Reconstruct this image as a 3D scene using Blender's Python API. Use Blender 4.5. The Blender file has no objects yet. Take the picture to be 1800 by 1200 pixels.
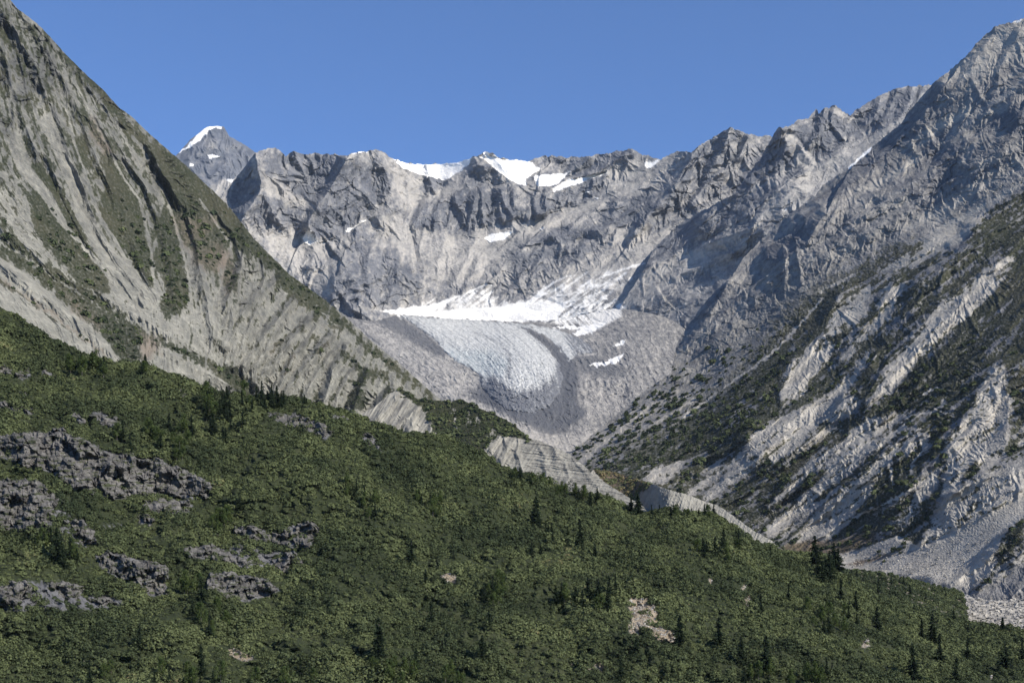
import bpy, math, random
import numpy as np
R_ = math.radians
rng = np.random.default_rng(7)
random.seed(7)
S = bpy.context.scene
COL = S.collection

# ------------------------------------------------------------------ camera, sky, sun, exposure
FPX, HY, CAMZ = 2500.0, 1150.0, 25.0        # focal length in photo pixels, horizon row, eye height
cd = bpy.data.cameras.new("camera"); cam = bpy.data.objects.new("camera", cd); COL.objects.link(cam)
cam.location = (0, 0, CAMZ); cam.rotation_euler = (R_(90), 0, 0)
cd.sensor_width = 36; cd.lens = FPX/1800*36; cd.shift_y = (HY-600)/1800
cd.clip_start = 1; cd.clip_end = 200000
S.camera = cam

SUN = np.array([0.62, -0.45, 0.57]); SUN /= np.linalg.norm(SUN)
sun_el = math.asin(SUN[2]); sun_az = math.atan2(SUN[0], SUN[1])   # clockwise from +Y
w = bpy.data.worlds.new("World"); S.world = w; w.use_nodes = True
nt = w.node_tree; bg = nt.nodes["Background"]
sky = nt.nodes.new("ShaderNodeTexSky"); sky.sky_type = 'NISHITA'; sky.sun_disc = False
sky.sun_elevation = sun_el; sky.sun_rotation = sun_az
sky.altitude = 2800; sky.air_density = 1.0; sky.dust_density = 0.0; sky.ozone_density = 10
nt.links.new(sky.outputs[0], bg.inputs[0]); bg.inputs[1].default_value = 0.112
ld = bpy.data.lights.new("sun", 'SUN'); ld.energy = 5.0; ld.angle = R_(0.5); ld.color = (1.0, 0.94, 0.85)
lo = bpy.data.objects.new("sun", ld); COL.objects.link(lo)
from mathutils import Vector
lo.rotation_euler = Vector(tuple(-SUN)).to_track_quat('-Z', 'Y').to_euler()
S.view_settings.view_transform = 'Standard'; S.view_settings.look = 'None'
S.view_settings.exposure = 0.68; S.view_settings.gamma = 1.0
S.render.engine = 'CYCLES'

# ------------------------------------------------------------------ noise
def _h(ix, iy, seed):
    h = (ix.astype(np.uint32)*np.uint32(374761393) + iy.astype(np.uint32)*np.uint32(668265263) + np.uint32((seed*2246822519) & 0xffffffff))
    h = (h ^ (h >> np.uint32(13)))*np.uint32(1274126177)
    return h ^ (h >> np.uint32(16))
_ang = np.arange(64)*(2*np.pi/64); _gx = np.cos(_ang).astype(np.float32); _gy = np.sin(_ang).astype(np.float32)
def perlin(x, y, seed=0):
    x = np.asarray(x, np.float32); y = np.asarray(y, np.float32)
    fx = np.floor(x); fy = np.floor(y); ix = fx.astype(np.int64); iy = fy.astype(np.int64)
    x = x-fx; y = y-fy
    u = x*x*x*(x*(x*6-15)+10); v = y*y*y*(y*(y*6-15)+10)
    def g(dx, dy):
        k = (_h(ix+dx, iy+dy, seed) & np.uint32(63)).astype(np.int64)
        return _gx[k]*(x-dx)+_gy[k]*(y-dy)
    a = g(0, 0); a = a+u*(g(1, 0)-a); b = g(0, 1); b = b+u*(g(1, 1)-b)
    return (a+v*(b-a))*1.5
def fbm(x, y, o=4, gain=.5, seed=0):
    s = 0; a = 1.0; n = 0
    for i in range(o):
        s = s+a*perlin(x*2**i+i*17.3, y*2**i-i*9.1, seed+i); n += a; a *= gain
    return s/n*1.5
def ridged(x, y, o=4, gain=.5, seed=0):
    s = 0; a = 1.0; n = 0; wgt = 1.0
    for i in range(o):
        r = 1-np.abs(perlin(x*2**i+i*13.7, y*2**i+i*5.3, seed+i))*1.6
        r = r*wgt; s = s+a*r; n += a; a *= gain; wgt = np.clip(r*1.3, .25, 1)
    return s/n-0.55
def facet(x, y, seed=0, jit=.95):
    """broken planes: each Worley cell carries its own tilted plane"""
    x = np.asarray(x, np.float32); y = np.asarray(y, np.float32); ix = np.floor(x).astype(np.int64); iy = np.floor(y).astype(np.int64)
    bd = np.full(x.shape, 9., np.float32); out = np.zeros_like(bd)
    for dx in (-1, 0, 1):
        for dy in (-1, 0, 1):
            h = _h(ix+dx, iy+dy, seed); a = (h & np.uint32(255)).astype(np.float32)/255; b = ((h >> np.uint32(8)) & np.uint32(255)).astype(np.float32)/255
            c = ((h >> np.uint32(16)) & np.uint32(255)).astype(np.float32)/255*6.28; e = ((h >> np.uint32(24)) & np.uint32(255)).astype(np.float32)/255-.5
            ox = x-(ix+dx+.5+(a-.5)*jit); oy = y-(iy+dy+.5+(b-.5)*jit); d = ox*ox+oy*oy; m = d < bd
            bd = np.where(m, d, bd); out = np.where(m, (np.cos(c)*ox+np.sin(c)*oy)*.9+e*.5, out)
    return out
def sm(a, b, x):
    t = np.clip((x-a)/(b-a), 0, 1); return t*t*(3-2*t)

# ------------------------------------------------------------------ raster of hand-drawn features (photo pixels), sampled by the terrain
MX = 260
W_, H_ = 1800+2*MX, 1200+2*MX
class Map:
    def __init__(s, v=0.): s.a = np.full((H_, W_), v, np.float32)
    def win(s, pts, m):
        p = np.array(pts, float)
        x0, y0 = np.floor(p.min(0)-m).astype(int)+MX; x1, y1 = np.ceil(p.max(0)+m).astype(int)+MX
        x0 = max(x0, 0); y0 = max(y0, 0); x1 = min(x1, W_-1); y1 = min(y1, H_-1)
        yy, xx = np.mgrid[y0:y1+1, x0:x1+1].astype(np.float32)
        return (slice(y0, y1+1), slice(x0, x1+1)), xx-MX, yy-MX
    def get(s, px, py):
        x = np.clip(px+MX, 0, W_-1.01); y = np.clip(py+MX, 0, H_-1.01)
        ix = x.astype(np.int64); iy = y.astype(np.int64); fx = x-ix; fy = y-iy; a = s.a
        return ((a[iy, ix]*(1-fx)+a[iy, ix+1]*fx)*(1-fy)+(a[iy+1, ix]*(1-fx)+a[iy+1, ix+1]*fx)*fy)
def segd(xx, yy, pts):
    """nearest distance to a polyline, signed side, parameter along it"""
    best = np.full(xx.shape, 1e9, np.float32); side = np.zeros_like(best); par = np.zeros_like(best)
    n = len(pts)-1
    for i in range(n):
        ax, ay = pts[i]; bx, by = pts[i+1]; dx, dy = bx-ax, by-ay; L = max(dx*dx+dy*dy, 1e-6)
        t = np.clip(((xx-ax)*dx+(yy-ay)*dy)/L, 0, 1)
        d = np.hypot(xx-ax-t*dx, yy-ay-t*dy); m = d < best
        best = np.where(m, d, best); side = np.where(m, np.sign(dx*(yy-ay)-dy*(xx-ax)), side); par = np.where(m, (i+t)/n, par)
    return best, side, par
def spur(mp, pts, wl, wr, a0, a1=None, p=1.15):
    """tent along a polyline drawn top to bottom; wl is the width on the picture's left"""
    a1 = a0 if a1 is None else a1
    sl, xx, yy = mp.win(pts, max(wl, wr)); d, s, t = segd(xx, yy, pts)
    w_ = np.where(s > 0, wl, wr)
    mp.a[sl] += (a0+(a1-a0)*t)*np.clip(1-d/w_, 0, 1)**p
def roof(mp, pts, h0, h1, kl, kr):
    """ridge of a roof: height along the line, planes falling away at kl (left) and kr (right)"""
    sl, xx, yy = mp.win(pts, max(h0, h1)/min(kl, kr)+1)
    if xx.size == 0: return
    d, s, t = segd(xx, yy, pts)
    mp.a[sl] = np.maximum(mp.a[sl], h0+(h1-h0)*t-d*np.where(s > 0, kl, kr))
def crest(mp, pts, h0, h1, kl, kr, sp=13, ang=42, sides='lr', depth=1, ln=1.25, seed=None):
    """a crest and the buttresses that branch off it downhill, each with its own smaller ribs"""
    rg = np.random.default_rng(int(abs(pts[0][0]*13+pts[0][1]*7+h0*3)) if seed is None else seed)
    roof(mp, pts, h0, h1, kl, kr)
    P = np.array(pts, float); seg = np.hypot(*(P[1:]-P[:-1]).T); L = seg.sum(); q = sp*rg.uniform(.3, .9); cum = np.concatenate([[0], np.cumsum(seg)])
    while q < L:
        i = min(np.searchsorted(cum, q, 'right')-1, len(seg)-1); f = (q-cum[i])/seg[i]; c = P[i]+(P[i+1]-P[i])*f; T = (P[i+1]-P[i])/seg[i]; h = h0+(h1-h0)*q/L
        for sd in sides:
            k = kl if sd == 'l' else kr; a = math.radians(ang+rg.normal()*9)*(1 if sd == 'l' else -1); D = np.array([T[0]*math.cos(a)-T[1]*math.sin(a), T[0]*math.sin(a)+T[1]*math.cos(a)])
            lg = min(h/k/abs(math.sin(a))*ln*rg.uniform(.75, 1.2), 130)
            if lg < 5: continue
            Nn = np.array([-D[1], D[0]]); b1 = rg.normal()*.08*lg; b2 = rg.normal()*.12*lg; e = np.array([c, c+D*lg*.4+Nn*b1, c+D*lg+Nn*b2])
            hh = h*rg.uniform(.86, 1.04); k2 = max(k*1.15, .9)*rg.uniform(.9, 1.3)
            if depth > 1: crest(mp, [tuple(x) for x in e], hh, hh*.12, k2*1.1, k2*.9, max(sp*.55, 4.5), 38, 'lr', depth-1, .9, int(rg.integers(1e9)))
            else: roof(mp, [tuple(x) for x in e], hh, hh*.12, k2*1.1, k2*.9)
        q += sp*rg.uniform(.65, 1.4)
def net(neg, pos, items, sp=13, depth=2, amp=1.3, **kw):
    for pts, wl, wr, a, b in items:
        if a < 0: spur(neg, pts, wl, wr, a, b)
        else: h0, h1 = a*amp, b*amp; crest(pos, pts, h0, h1, min(max(h0/wl, .45), 2.6), min(max(h0/wr, .45), 2.2), sp=max(sp, h0*.45), depth=depth, **kw)
def inside(xx, yy, poly):
    c = np.zeros(xx.shape, bool); n = len(poly)
    for i in range(n):
        x1, y1 = poly[i]; x2, y2 = poly[(i+1) % n]
        if y1 == y2: continue
        m = ((yy < y1) != (yy < y2)) & (xx < (x2-x1)*(yy-y1)/(y2-y1)+x1); c ^= m
    return c
def paint(mp, poly, v=1., f=6, mode='max'):
    sl, xx, yy = mp.win(poly, f+1); d, _, _ = segd(xx, yy, list(poly)+[poly[0]])
    sd = np.where(inside(xx, yy, poly), d, -d); k = sm(-f, f, sd)*v
    if mode == 'max': mp.a[sl] = np.maximum(mp.a[sl], k)
    elif mode == 'add': mp.a[sl] += k
    elif mode == 'cut': mp.a[sl] *= 1-k
def stroke(mp, pts, w0, w1=None, v=1., mode='max', f=2.5):
    w1 = w0 if w1 is None else w1
    sl, xx, yy = mp.win(pts, max(w0, w1)+f); d, _, t = segd(xx, yy, pts)
    k = v*(1-sm(-f, f, d-(w0+(w1-w0)*t)))
    if mode == 'max': mp.a[sl] = np.maximum(mp.a[sl], k)
    elif mode == 'add': mp.a[sl] += k
    else: mp.a[sl] *= 1-k
def cv(ox, oy, s):
    return lambda *p: [(ox+a/s, oy+b/s) for a, b in p]
cA = cv(300, 180, 3); cC = cv(800, 200, 3); cE = cv(1200, 0, 3); cL = cv(0, 0, 3); cM = cv(0, 380, 3)
cG = cv(500, 450, 3); cR = cv(1200, 400, 3); cS = cv(1350, 750, 4); cB = cv(1000, 700, 4)
cF = cv(0, 700, 3); cF2 = cv(350, 650, 4.5); cF3 = cv(0, 600, 4.5); cT = cv(800, 950, 4.5); cT2 = cv(400, 950, 4.5)
cT3 = cv(1200, 950, 4.8); cT4 = cv(1450, 950, 4.8); cT5 = cv(0, 950, 4.5); cT6 = cv(600, 750, 4.5)

def tps_fit(P, V, lam=0.0):
    P = np.array(P, float); V = np.array(V, float); n = len(P)
    r2 = ((P[:, None]-P[None])**2).sum(-1); K = .5*r2*np.log(r2+1e-9)+lam*np.eye(n)*1e3
    A = np.zeros((n+3, n+3)); A[:n, :n] = K; A[:n, n] = 1; A[:n, n+1:] = P; A[n, :n] = 1; A[n+1:, :n] = P.T
    sol = np.linalg.solve(A, np.concatenate([V, [0, 0, 0]]))
    def f(x, y):
        x = np.asarray(x, float); y = np.asarray(y, float); o = sol[n]+sol[n+1]*x+sol[n+2]*y
        for i in range(n):
            q = (x-P[i, 0])**2+(y-P[i, 1])**2; o = o+sol[i]*.5*q*np.log(q+1e-9)
        return o
    return f
def tps_map(pts, lam=0.0, log=False, step=12):
    """thin plate through (x,y,value) points, evaluated coarsely and interpolated"""
    P = [(p[0]/1000, p[1]/1000) for p in pts]; V = [math.log(p[2]) if log else p[2] for p in pts]
    f = tps_fit(P, V, lam)
    gx = np.arange(-MX, 1800+MX+step, step, dtype=float); gy = np.arange(-MX, 1200+MX+step, step, dtype=float)
    G = f(*(np.meshgrid(gx/1000, gy/1000)))
    if log: G = np.exp(G)
    G = G.astype(np.float32)
    def ev(px, py):
        x = np.clip((np.asarray(px)+MX)/step, 0, len(gx)-1.01); y = np.clip((np.asarray(py)+MX)/step, 0, len(gy)-1.01)
        ix = x.astype(np.int64); iy = y.astype(np.int64); fx = x-ix; fy = y-iy
        return (G[iy, ix]*(1-fx)+G[iy, ix+1]*fx)*(1-fy)+(G[iy+1, ix]*(1-fx)+G[iy+1, ix+1]*fx)*fy
    return ev
def flow(lines):
    return tps_map([(x, y, v) for v, pts in lines for x, y in pts], lam=0.00002)

# ------------------------------------------------------------------ mesh helpers
def W3(px, py, Y):
    return np.stack([(px-900)/FPX*Y, Y+0*px, CAMZ+(HY-py)/FPX*Y], -1)
def mesh_np(name, V, F, attrs=None, smooth=False, mat=None, parent=None, matidx=None):
    V = np.ascontiguousarray(V, np.float32).reshape(-1, 3); F = np.ascontiguousarray(F, np.int32); k = F.shape[1]
    me = bpy.data.meshes.new(name); me.vertices.add(len(V)); me.vertices.foreach_set('co', V.ravel())
    me.loops.add(F.size); me.loops.foreach_set('vertex_index', F.ravel())
    me.polygons.add(len(F)); me.polygons.foreach_set('loop_start', np.arange(0, F.size, k, dtype=np.int32))
    me.polygons.foreach_set('use_smooth', np.full(len(F), smooth, bool))
    for n, a in (attrs or {}).items():
        at = me.attributes.new(n, 'FLOAT_COLOR', 'POINT'); a = np.ascontiguousarray(a, np.float32).reshape(-1, 4)
        at.data.foreach_set('color', a.ravel())
    me.update(calc_edges=True)
    o = bpy.data.objects.new(name, me); COL.objects.link(o)
    if mat: me.materials.append(mat)
    if parent: o.parent = parent
    return o
def grid_faces(nx, ny):
    i = np.arange(nx*ny).reshape(ny, nx)
    return np.stack([i[:-1, :-1], i[1:, :-1], i[1:, 1:], i[:-1, 1:]], -1).reshape(-1, 4)
def layer(name, top, bot, depth, dfun, mfun, mat, step=1.7, jag=1.0, jl=9., x0=None, x1=None, back=10, backm=0.03, seed=0, smooth=False):
    tx = [p[0] for p in top]; x0 = tx[0] if x0 is None else x0; x1 = tx[-1] if x1 is None else x1
    xs = np.arange(x0, x1+step, step, dtype=np.float32)
    ty = np.interp(xs, tx, [p[1] for p in top]); by = np.interp(xs, [p[0] for p in bot], [p[1] for p in bot])
    ty = ty+jag*(fbm(xs/jl, xs*0+seed, 4, .65, seed+50))*2.2
    ny = int(max(by-ty)/step)+2; t = np.linspace(0, 1, ny, dtype=np.float32)[:, None]
    px = np.repeat(xs[None], ny, 0); py = ty[None]+(by-ty)[None]*t
    Y = depth(px, py); D = dfun(px, py); Y = Y*(1-D/FPX)
    V = W3(px, py, Y).astype(np.float32); M = mfun(px, py, D)
    if back:                                                    # the far side of the ridge, falling away behind it
        rows = []; dm = Y[0].mean()*backm
        for k in range(back, 0, -1):
            b = V[0].copy(); q = k/back; b[:, 1] += dm*k*(1+.25*fbm(xs/40, xs*0+k*.7, 3, .5, seed)); b[:, 2] -= dm*k*(0.75+.1*q)
            rows.append(b)
        V = np.concatenate([np.stack(rows), V], 0); M = np.concatenate([np.repeat(M[:1], back, 0), M], 0); ny += back
    return mesh_np(name, V, grid_faces(len(xs), ny), {'mask': M}, mat=mat, smooth=smooth), (px, py, Y, D)
def tag(o, label=None, cat=None, group=None, kind=None):
    if label: o['label'] = label
    if cat: o['category'] = cat
    if group: o['group'] = group
    if kind: o['kind'] = kind
    return o

# ------------------------------------------------------------------ materials
def N(nt, t, **kw):
    n = nt.nodes.new(t)
    for k, v in kw.items(): setattr(n, k, v)
    return n
def noise_n(nt, vec, scale, detail=4, rough=.6, dist=0.):
    n = N(nt, "ShaderNodeTexNoise"); n.inputs['Scale'].default_value = scale; n.inputs['Detail'].default_value = detail
    n.inputs['Roughness'].default_value = rough; n.inputs['Distortion'].default_value = dist
    nt.links.new(vec, n.inputs['Vector']); return n.outputs['Fac']
def ramp(nt, fac, stops):
    r = N(nt, "ShaderNodeValToRGB"); e = r.color_ramp.elements
    while len(e) < len(stops): e.new(0.5)
    for i, (p, c) in enumerate(stops): e[i].position = p; e[i].color = (*c, 1)
    nt.links.new(fac, r.inputs[0]); return r.outputs[0]
def mixc(nt, f, a, b, mode='MIX'):
    m = N(nt, "ShaderNodeMix", data_type='RGBA', blend_type=mode)
    for s, v in ((0, f), (6, a), (7, b)):
        if isinstance(v, (int, float)): m.inputs[s].default_value = v
        elif isinstance(v, tuple): m.inputs[s].default_value = (*v, 1)
        else: nt.links.new(v, m.inputs[s])
    return m.outputs[2]
def terrain_mat(name, px_m, rock, pale, veg, snow=((.66, .64, .60), (.86, .84, .79)), bump=.6, stretch=None, alt=None):
    """mask attribute: r vegetation, g snow or ice, b pale loose debris, a alternative tint"""
    q = lambda t: tuple(tuple(x*.80 for x in c) for c in t); rock = q(rock); pale = q(pale); veg = q(veg)
    m = bpy.data.materials.new(name); m.use_nodes = True; nt = m.node_tree; L = nt.links
    bs = nt.nodes['Principled BSDF']; bs.inputs['Roughness'].default_value = .95; bs.inputs['Specular IOR Level'].default_value = .15
    at = N(nt, "ShaderNodeAttribute", attribute_name='mask'); sp = N(nt, "ShaderNodeSeparateColor"); L.new(at.outputs['Color'], sp.inputs[0])
    tc = N(nt, "ShaderNodeTexCoord"); vec = tc.outputs['Object']
    if stretch:
        mp = N(nt, "ShaderNodeMapping"); mp.inputs['Rotation'].default_value = stretch[0]; mp.inputs['Scale'].default_value = stretch[1]
        L.new(vec, mp.inputs[0]); svec = mp.outputs[0]
    else: svec = vec
    fine = noise_n(nt, svec, 1/(px_m*5), 5, .7); med = noise_n(nt, svec, 1/(px_m*38), 5, .62, .3); broad = noise_n(nt, vec, 1/(px_m*170), 3, .5)
    fz = noise_n(nt, vec, 1/(px_m*7), 4, .75)
    rk = mixc(nt, .5, ramp(nt, med, [(0.30, rock[0]), (0.5, rock[1]), (0.70, rock[2])]), ramp(nt, fine, [(0.32, rock[0]), (0.52, rock[1]), (0.70, rock[2])]))
    pl = mixc(nt, .5, ramp(nt, med, [(0.30, pale[0]), (0.5, pale[1]), (0.70, pale[2])]), ramp(nt, fine, [(0.30, pale[0]), (0.5, pale[1]), (0.70, pale[2])]))
    vg = mixc(nt, .55, ramp(nt, broad, [(0.34, veg[0]), (0.5, veg[1]), (0.66, veg[2])]), ramp(nt, fz, [(0.34, veg[0]), (0.5, veg[1]), (0.68, veg[2])]))
    sn = ramp(nt, fine, [(0.35, snow[0]), (0.62, snow[1])])
    c = mixc(nt, sp.outputs[2], rk, pl)
    if alt is not None: c = mixc(nt, at.outputs['Alpha'], c, mixc(nt, fine, alt[0], alt[1]))
    c = mixc(nt, sp.outputs[0], c, vg); c = mixc(nt, sp.outputs[1], c, sn)
    L.new(c, bs.inputs['Base Color'])
    bp = N(nt, "ShaderNodeBump"); bp.inputs['Strength'].default_value = bump; bp.inputs['Distance'].default_value = px_m*3
    L.new(fz, bp.inputs['Height']); L.new(bp.outputs[0], bs.inputs['Normal'])
    return m
GREY = ((.042, .048, .063), (.132, .137, .150), (.28, .275, .272))
PALE = ((.25, .238, .218), (.37, .350, .318), (.52, .485, .435))
PALER = ((.26, .243, .212), (.43, .40, .345), (.63, .58, .49))
SED = ((.105, .105, .09), (.235, .230, .195), (.43, .41, .345))
VEG = ((.022, .030, .014), (.042, .052, .022), (.075, .078, .036))
VEGB = ((.014, .018, .009), (.032, .037, .018), (.068, .062, .036))
m_far = terrain_mat("far_rock", 2.8, GREY, PALE, VEG, bump=.7)
m_peak = terrain_mat("distant_rock", 4.6, ((.06, .07, .085), (.12, .13, .15), (.22, .22, .23)), PALE, VEG)
m_left = terrain_mat("left_slope", 1.0, ((.045, .046, .044), (.105, .105, .096), (.20, .196, .172)), SED, VEGB, bump=.6, alt=((.10, .075, .055), (.16, .12, .085)))
m_right = terrain_mat("right_slope", 1.1, ((.056, .060, .070), (.172, .171, .174), (.37, .355, .335)), PALER, VEGB, bump=.6, alt=((.10, .075, .055), (.17, .13, .09)))
m_valley = terrain_mat("valley_debris", 2.0, ((.075, .078, .085), (.15, .148, .148), (.27, .26, .245)), PALE, VEG, bump=.5, alt=((.040, .043, .052), (.105, .108, .115)))
m_blf = terrain_mat("bluff_sediment", .7, ((.10, .096, .085), (.18, .172, .15), (.27, .255, .22)), ((.20, .19, .165), (.31, .295, .25), (.42, .40, .34)), VEGB, bump=.5, alt=((.10, .07, .055), (.17, .125, .09)))
m_hill = terrain_mat("hill_ground", .25, ((.06, .06, .065), (.12, .12, .125), (.22, .215, .22)), ((.13, .105, .075), (.25, .205, .15), (.40, .34, .26)), ((.016, .022, .010), (.028, .036, .015), (.05, .056, .026)), bump=.6)
m_out = terrain_mat("outcrop_rock", .25, ((.034, .033, .032), (.098, .094, .088), (.21, .20, .183)), ((.15, .142, .13), (.24, .228, .205), (.34, .32, .285)), VEG, bump=.9)

# ================================================================== FAR PEAK
def d_crag(lam, amp, seed, o=6, gain=.55):
    def f(px, py):
        wx = fbm(px/60, py/60, 3, .5, seed+90)*14; wy = fbm(px/60, py/60, 3, .5, seed+95)*14
        return lam*amp*(ridged((px+wx)/lam, (py*.8+wy)/lam, o, gain, seed))
    return f
fk = Map(); fsn = Map(); fpl = Map()
spur(fk, cA((200, 130), (260, 230), (300, 300), (330, 420)), 45, 30, 18, 10); spur(fk, cA((285, 130), (330, 220), (420, 300), (430, 400)), 12, 25, 10)
spur(fk, cA((120, 230), (90, 330), (120, 420)), 20, 20, 8)
paint(fsn, cA((15, 300), (190, 122), (285, 124), (262, 138), (235, 132), (200, 150), (150, 205), (60, 262), (25, 290)), 1, 1.5)
paint(fsn, cA((188, 275), (268, 282), (250, 292), (205, 296)), 1, 1.5); paint(fsn, cA((280, 410), (340, 402), (370, 408), (355, 435), (300, 418)), 1, 1.5)
paint(fsn, cA((100, 320), (120, 330), (100, 345)), 1, 2)
paint(fpl, cA((200, 450), (260, 412), (300, 415), (360, 430), (320, 520), (280, 520)), 1.1, 3)
paint(fpl, cA((170, 200), (250, 210), (240, 260), (190, 250)), .6, 12)
def mfar(px, py, D, sn=fsn, pl=fpl):
    n = fbm(px/14, py/14, 4, .6, 21); M = np.zeros(px.shape+(4,), np.float32)
    wx = px+3*fbm(px/9, py/9, 3, .5, 3); wy = py+3*fbm(px/9, py/9, 3, .5, 4)
    M[..., 1] = sm(.45, .55, sn.get(wx, wy)); M[..., 2] = np.clip(pl.get(wx, wy)+n*.5, 0, 1); return M
cf = d_crag(22, .34, 11)
TOPF = [(200, 330), (270, 305)]+cA((30, 280), (100, 200), (190, 130), (225, 126), (280, 128), (310, 180), (350, 200), (400, 230), (450, 265))+[(520, 300), (600, 340)]
dF = tps_map([(200, 300, 12000), (363, 223, 12200), (600, 300, 12300), (363, 330, 11000), (363, 420, 10200), (600, 430, 10300), (200, 430, 10200)], log=True)
o, _ = layer("far_peak", TOPF, [(200, 430), (600, 430)], dF, lambda x, y: 2.2*cf(x, y)*sm(0, 8, y-np.interp(x, [p[0] for p in TOPF], [p[1] for p in TOPF]))*(1-.85*sm(.2, .6, fsn.get(x, y)))+1.6*fk.get(x, y), mfar, m_peak, jag=.7, seed=1)
tag(o, kind='structure')

# ================================================================== BACK RANGE, MIDDLE RIDGE (shared drawing)
bk = Map(); snow = Map(); dark = Map(); pale = Map()
rb = Map()
net(bk, rb, (
    (cA((445, 290), (470, 400), (465, 480), (390, 580), (370, 640)), 26, 60, 34, 16), (cA((480, 275), (540, 370), (640, 470), (760, 540)), 16, 22, 10, 10),
    (cA((925, 290), (850, 450), (775, 540), (720, 640), (740, 690)), 11, 75, 36, 22), (cA((600, 270), (625, 380), (700, 460)), 8, 16, 9, 4), (cA((720, 270), (760, 360), (800, 440)), 7, 13, 8, 4),
    (cA((840, 275), (850, 340), (870, 400)), 7, 12, 7, 4), (cA((1080, 250), (1150, 400), (1180, 520), (1110, 600)), 40, 45, 22, 14), (cA((1150, 520), (1110, 600)), 8, 30, 16, 8),
    (cA((470, 480), (400, 560), (370, 640)), 12, 30, 12, 8), (cA((1355, 375), (1380, 470)), 6, 24, 16, 12), (cA((1660, 285), (1560, 400), (1400, 520), (1260, 620)), 45, 50, 9, 8),
    (cA((1700, 290), (1800, 420), (1820, 560)), 28, 28, 7, 8), (cA((1500, 500), (1540, 640)), 12, 30, 10, 6), (cA((985, 650), (940, 780)), 8, 30, 14, 4),
    (cA((870, 920), (840, 1010), (860, 1070)), 10, 60, 26, 20), (cA((830, 860), (820, 960)), 8, 14, 8, 6), (cA((760, 880), (730, 960)), 8, 12, 8, 6),
    (cC((930, 190), (760, 300), (560, 400), (480, 420)), 22, 26, 14, 10), (cC((1200, 330), (1000, 480), (780, 600), (560, 640), (380, 690)), 16, 34, 18, 8),
    (cC((1280, 170), (1190, 330), (1120, 420), (1000, 560), (940, 620)), 22, 34, 22, 12), (cC((1450, 75), (1400, 200), (1330, 330)), 30, 30, 22, 12),
    (cC((1100, 420), (980, 520), (960, 600)), 10, 24, 12, 6), (cC((400, 660), (300, 760), (200, 880)), 12, 40, 14, 8), (cC((620, 590), (500, 700), (400, 860)), 10, 30, 10, 6),
    (cC((180, 890), (60, 1000)), 6, 22, 12, 6), (cC((610, 850), (400, 980)), 8, 20, 7, 3),
    (cA((1330, 480), (1290, 570), (1260, 640), (1290, 800), (1335, 930)), 8, 10, -13, -9), (cA((1440, 420), (1400, 520)), 8, 8, -7, -5), (cA((600, 440), (760, 545)), 5, 8, -6, -8),
    (cC((405, 600), (470, 540), (700, 480), (790, 440)), 8, 8, -9, -5), (cC((400, 450), (410, 580)), 6, 8, -12, -9), (cC((340, 400), (400, 470)), 8, 8, -6, -8), (cC((560, 1010), (160, 880)), 6, 6, -4, -4),
    (cA((1360, 1000), (1200, 1080)), 5, 8, -6, -4), (cC((1020, 420), (960, 500)), 6, 8, -8, -6),
    # lesser buttresses
    (cA((520, 245), (560, 330), (600, 430)), 14, 18, 12, 5), (cA((660, 262), (690, 360), (740, 450)), 14, 18, 12, 5), (cA((780, 275), (800, 360), (820, 430)), 14, 18, 11, 5), (cA((970, 300), (1000, 400), (980, 540), (900, 640)), 30, 30, 18, 8),
    (cA((600, 500), (560, 580), (540, 660)), 24, 26, 14, 6), (cA((1240, 340), (1250, 450), (1200, 560)), 20, 24, 12, 5), (cA((1420, 520), (1400, 600), (1390, 680)), 16, 18, 11, 5), (cA((1640, 470), (1640, 560), (1660, 640)), 16, 18, 12, 5), (cA((1740, 460), (1740, 540), (1760, 630)), 16, 18, 12, 5),
    (cA((1050, 800), (1030, 920), (1060, 1050)), 26, 26, 12, 8), (cA((1180, 820), (1200, 940), (1160, 1040)), 24, 24, 12, 6), (cA((930, 830), (950, 940), (960, 1050)), 22, 22, 11, 7), (cA((1450, 720), (1420, 800), (1400, 900)), 22, 22, 8, 5), (cA((1600, 720), (1560, 820), (1500, 950)), 22, 22, 8, 5), (cA((640, 690), (640, 760), (620, 840)), 24, 24, 8, 4),
    (cC((100, 430), (80, 520), (60, 600)), 18, 20, 12, 6), (cC((250, 440), (290, 520), (300, 590)), 18, 20, 12, 6), (cC((480, 450), (470, 520)), 12, 14, 9, 5), (cC((700, 230), (640, 280), (600, 310)), 14, 16, 10, 5), (cC((860, 470), (820, 540), (770, 590)), 16, 20, 13, 6), (cC((1060, 440), (1010, 520), (980, 580)), 14, 22, 14, 6),
    (cC((480, 720), (420, 800), (330, 880)), 16, 24, 11, 5), (cC((700, 690), (640, 760), (560, 820)), 16, 24, 10, 5), (cC((860, 620), (820, 700), (740, 760)), 16, 24, 9, 5), (cC((1240, 330), (1220, 420), (1180, 480)), 14, 20, 12, 6), (cC((1540, 120), (1500, 220), (1420, 300)), 16, 24, 14, 6), (cC((1400, 300), (1320, 380), (1250, 470)), 16, 24, 14, 7),
    (cC((380, 800), (330, 880), (250, 960)), 14, 20, 8, 4), (cC((120, 780), (80, 860), (40, 940)), 14, 20, 8, 4)), sp=17, depth=2, amp=2.0)
for pts, wl, wr, a, b in ((cA((455, 330), (468, 400), (470, 480), (400, 580)), 26, 110, 62, 40), (cA((925, 290), (850, 450), (775, 540), (725, 650)), 14, 120, 40, 30), (cA((930, 880), (990, 960), (1000, 1070)), 34, 90, 50, 44), (cC((1180, 360), (1120, 440), (1010, 560), (950, 640)), 20, 90, 34, 26), (cC((420, 450), (400, 560), (330, 620)), 14, 60, 26, 16)):
    spur(bk, pts, wl, wr, a, b)
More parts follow.
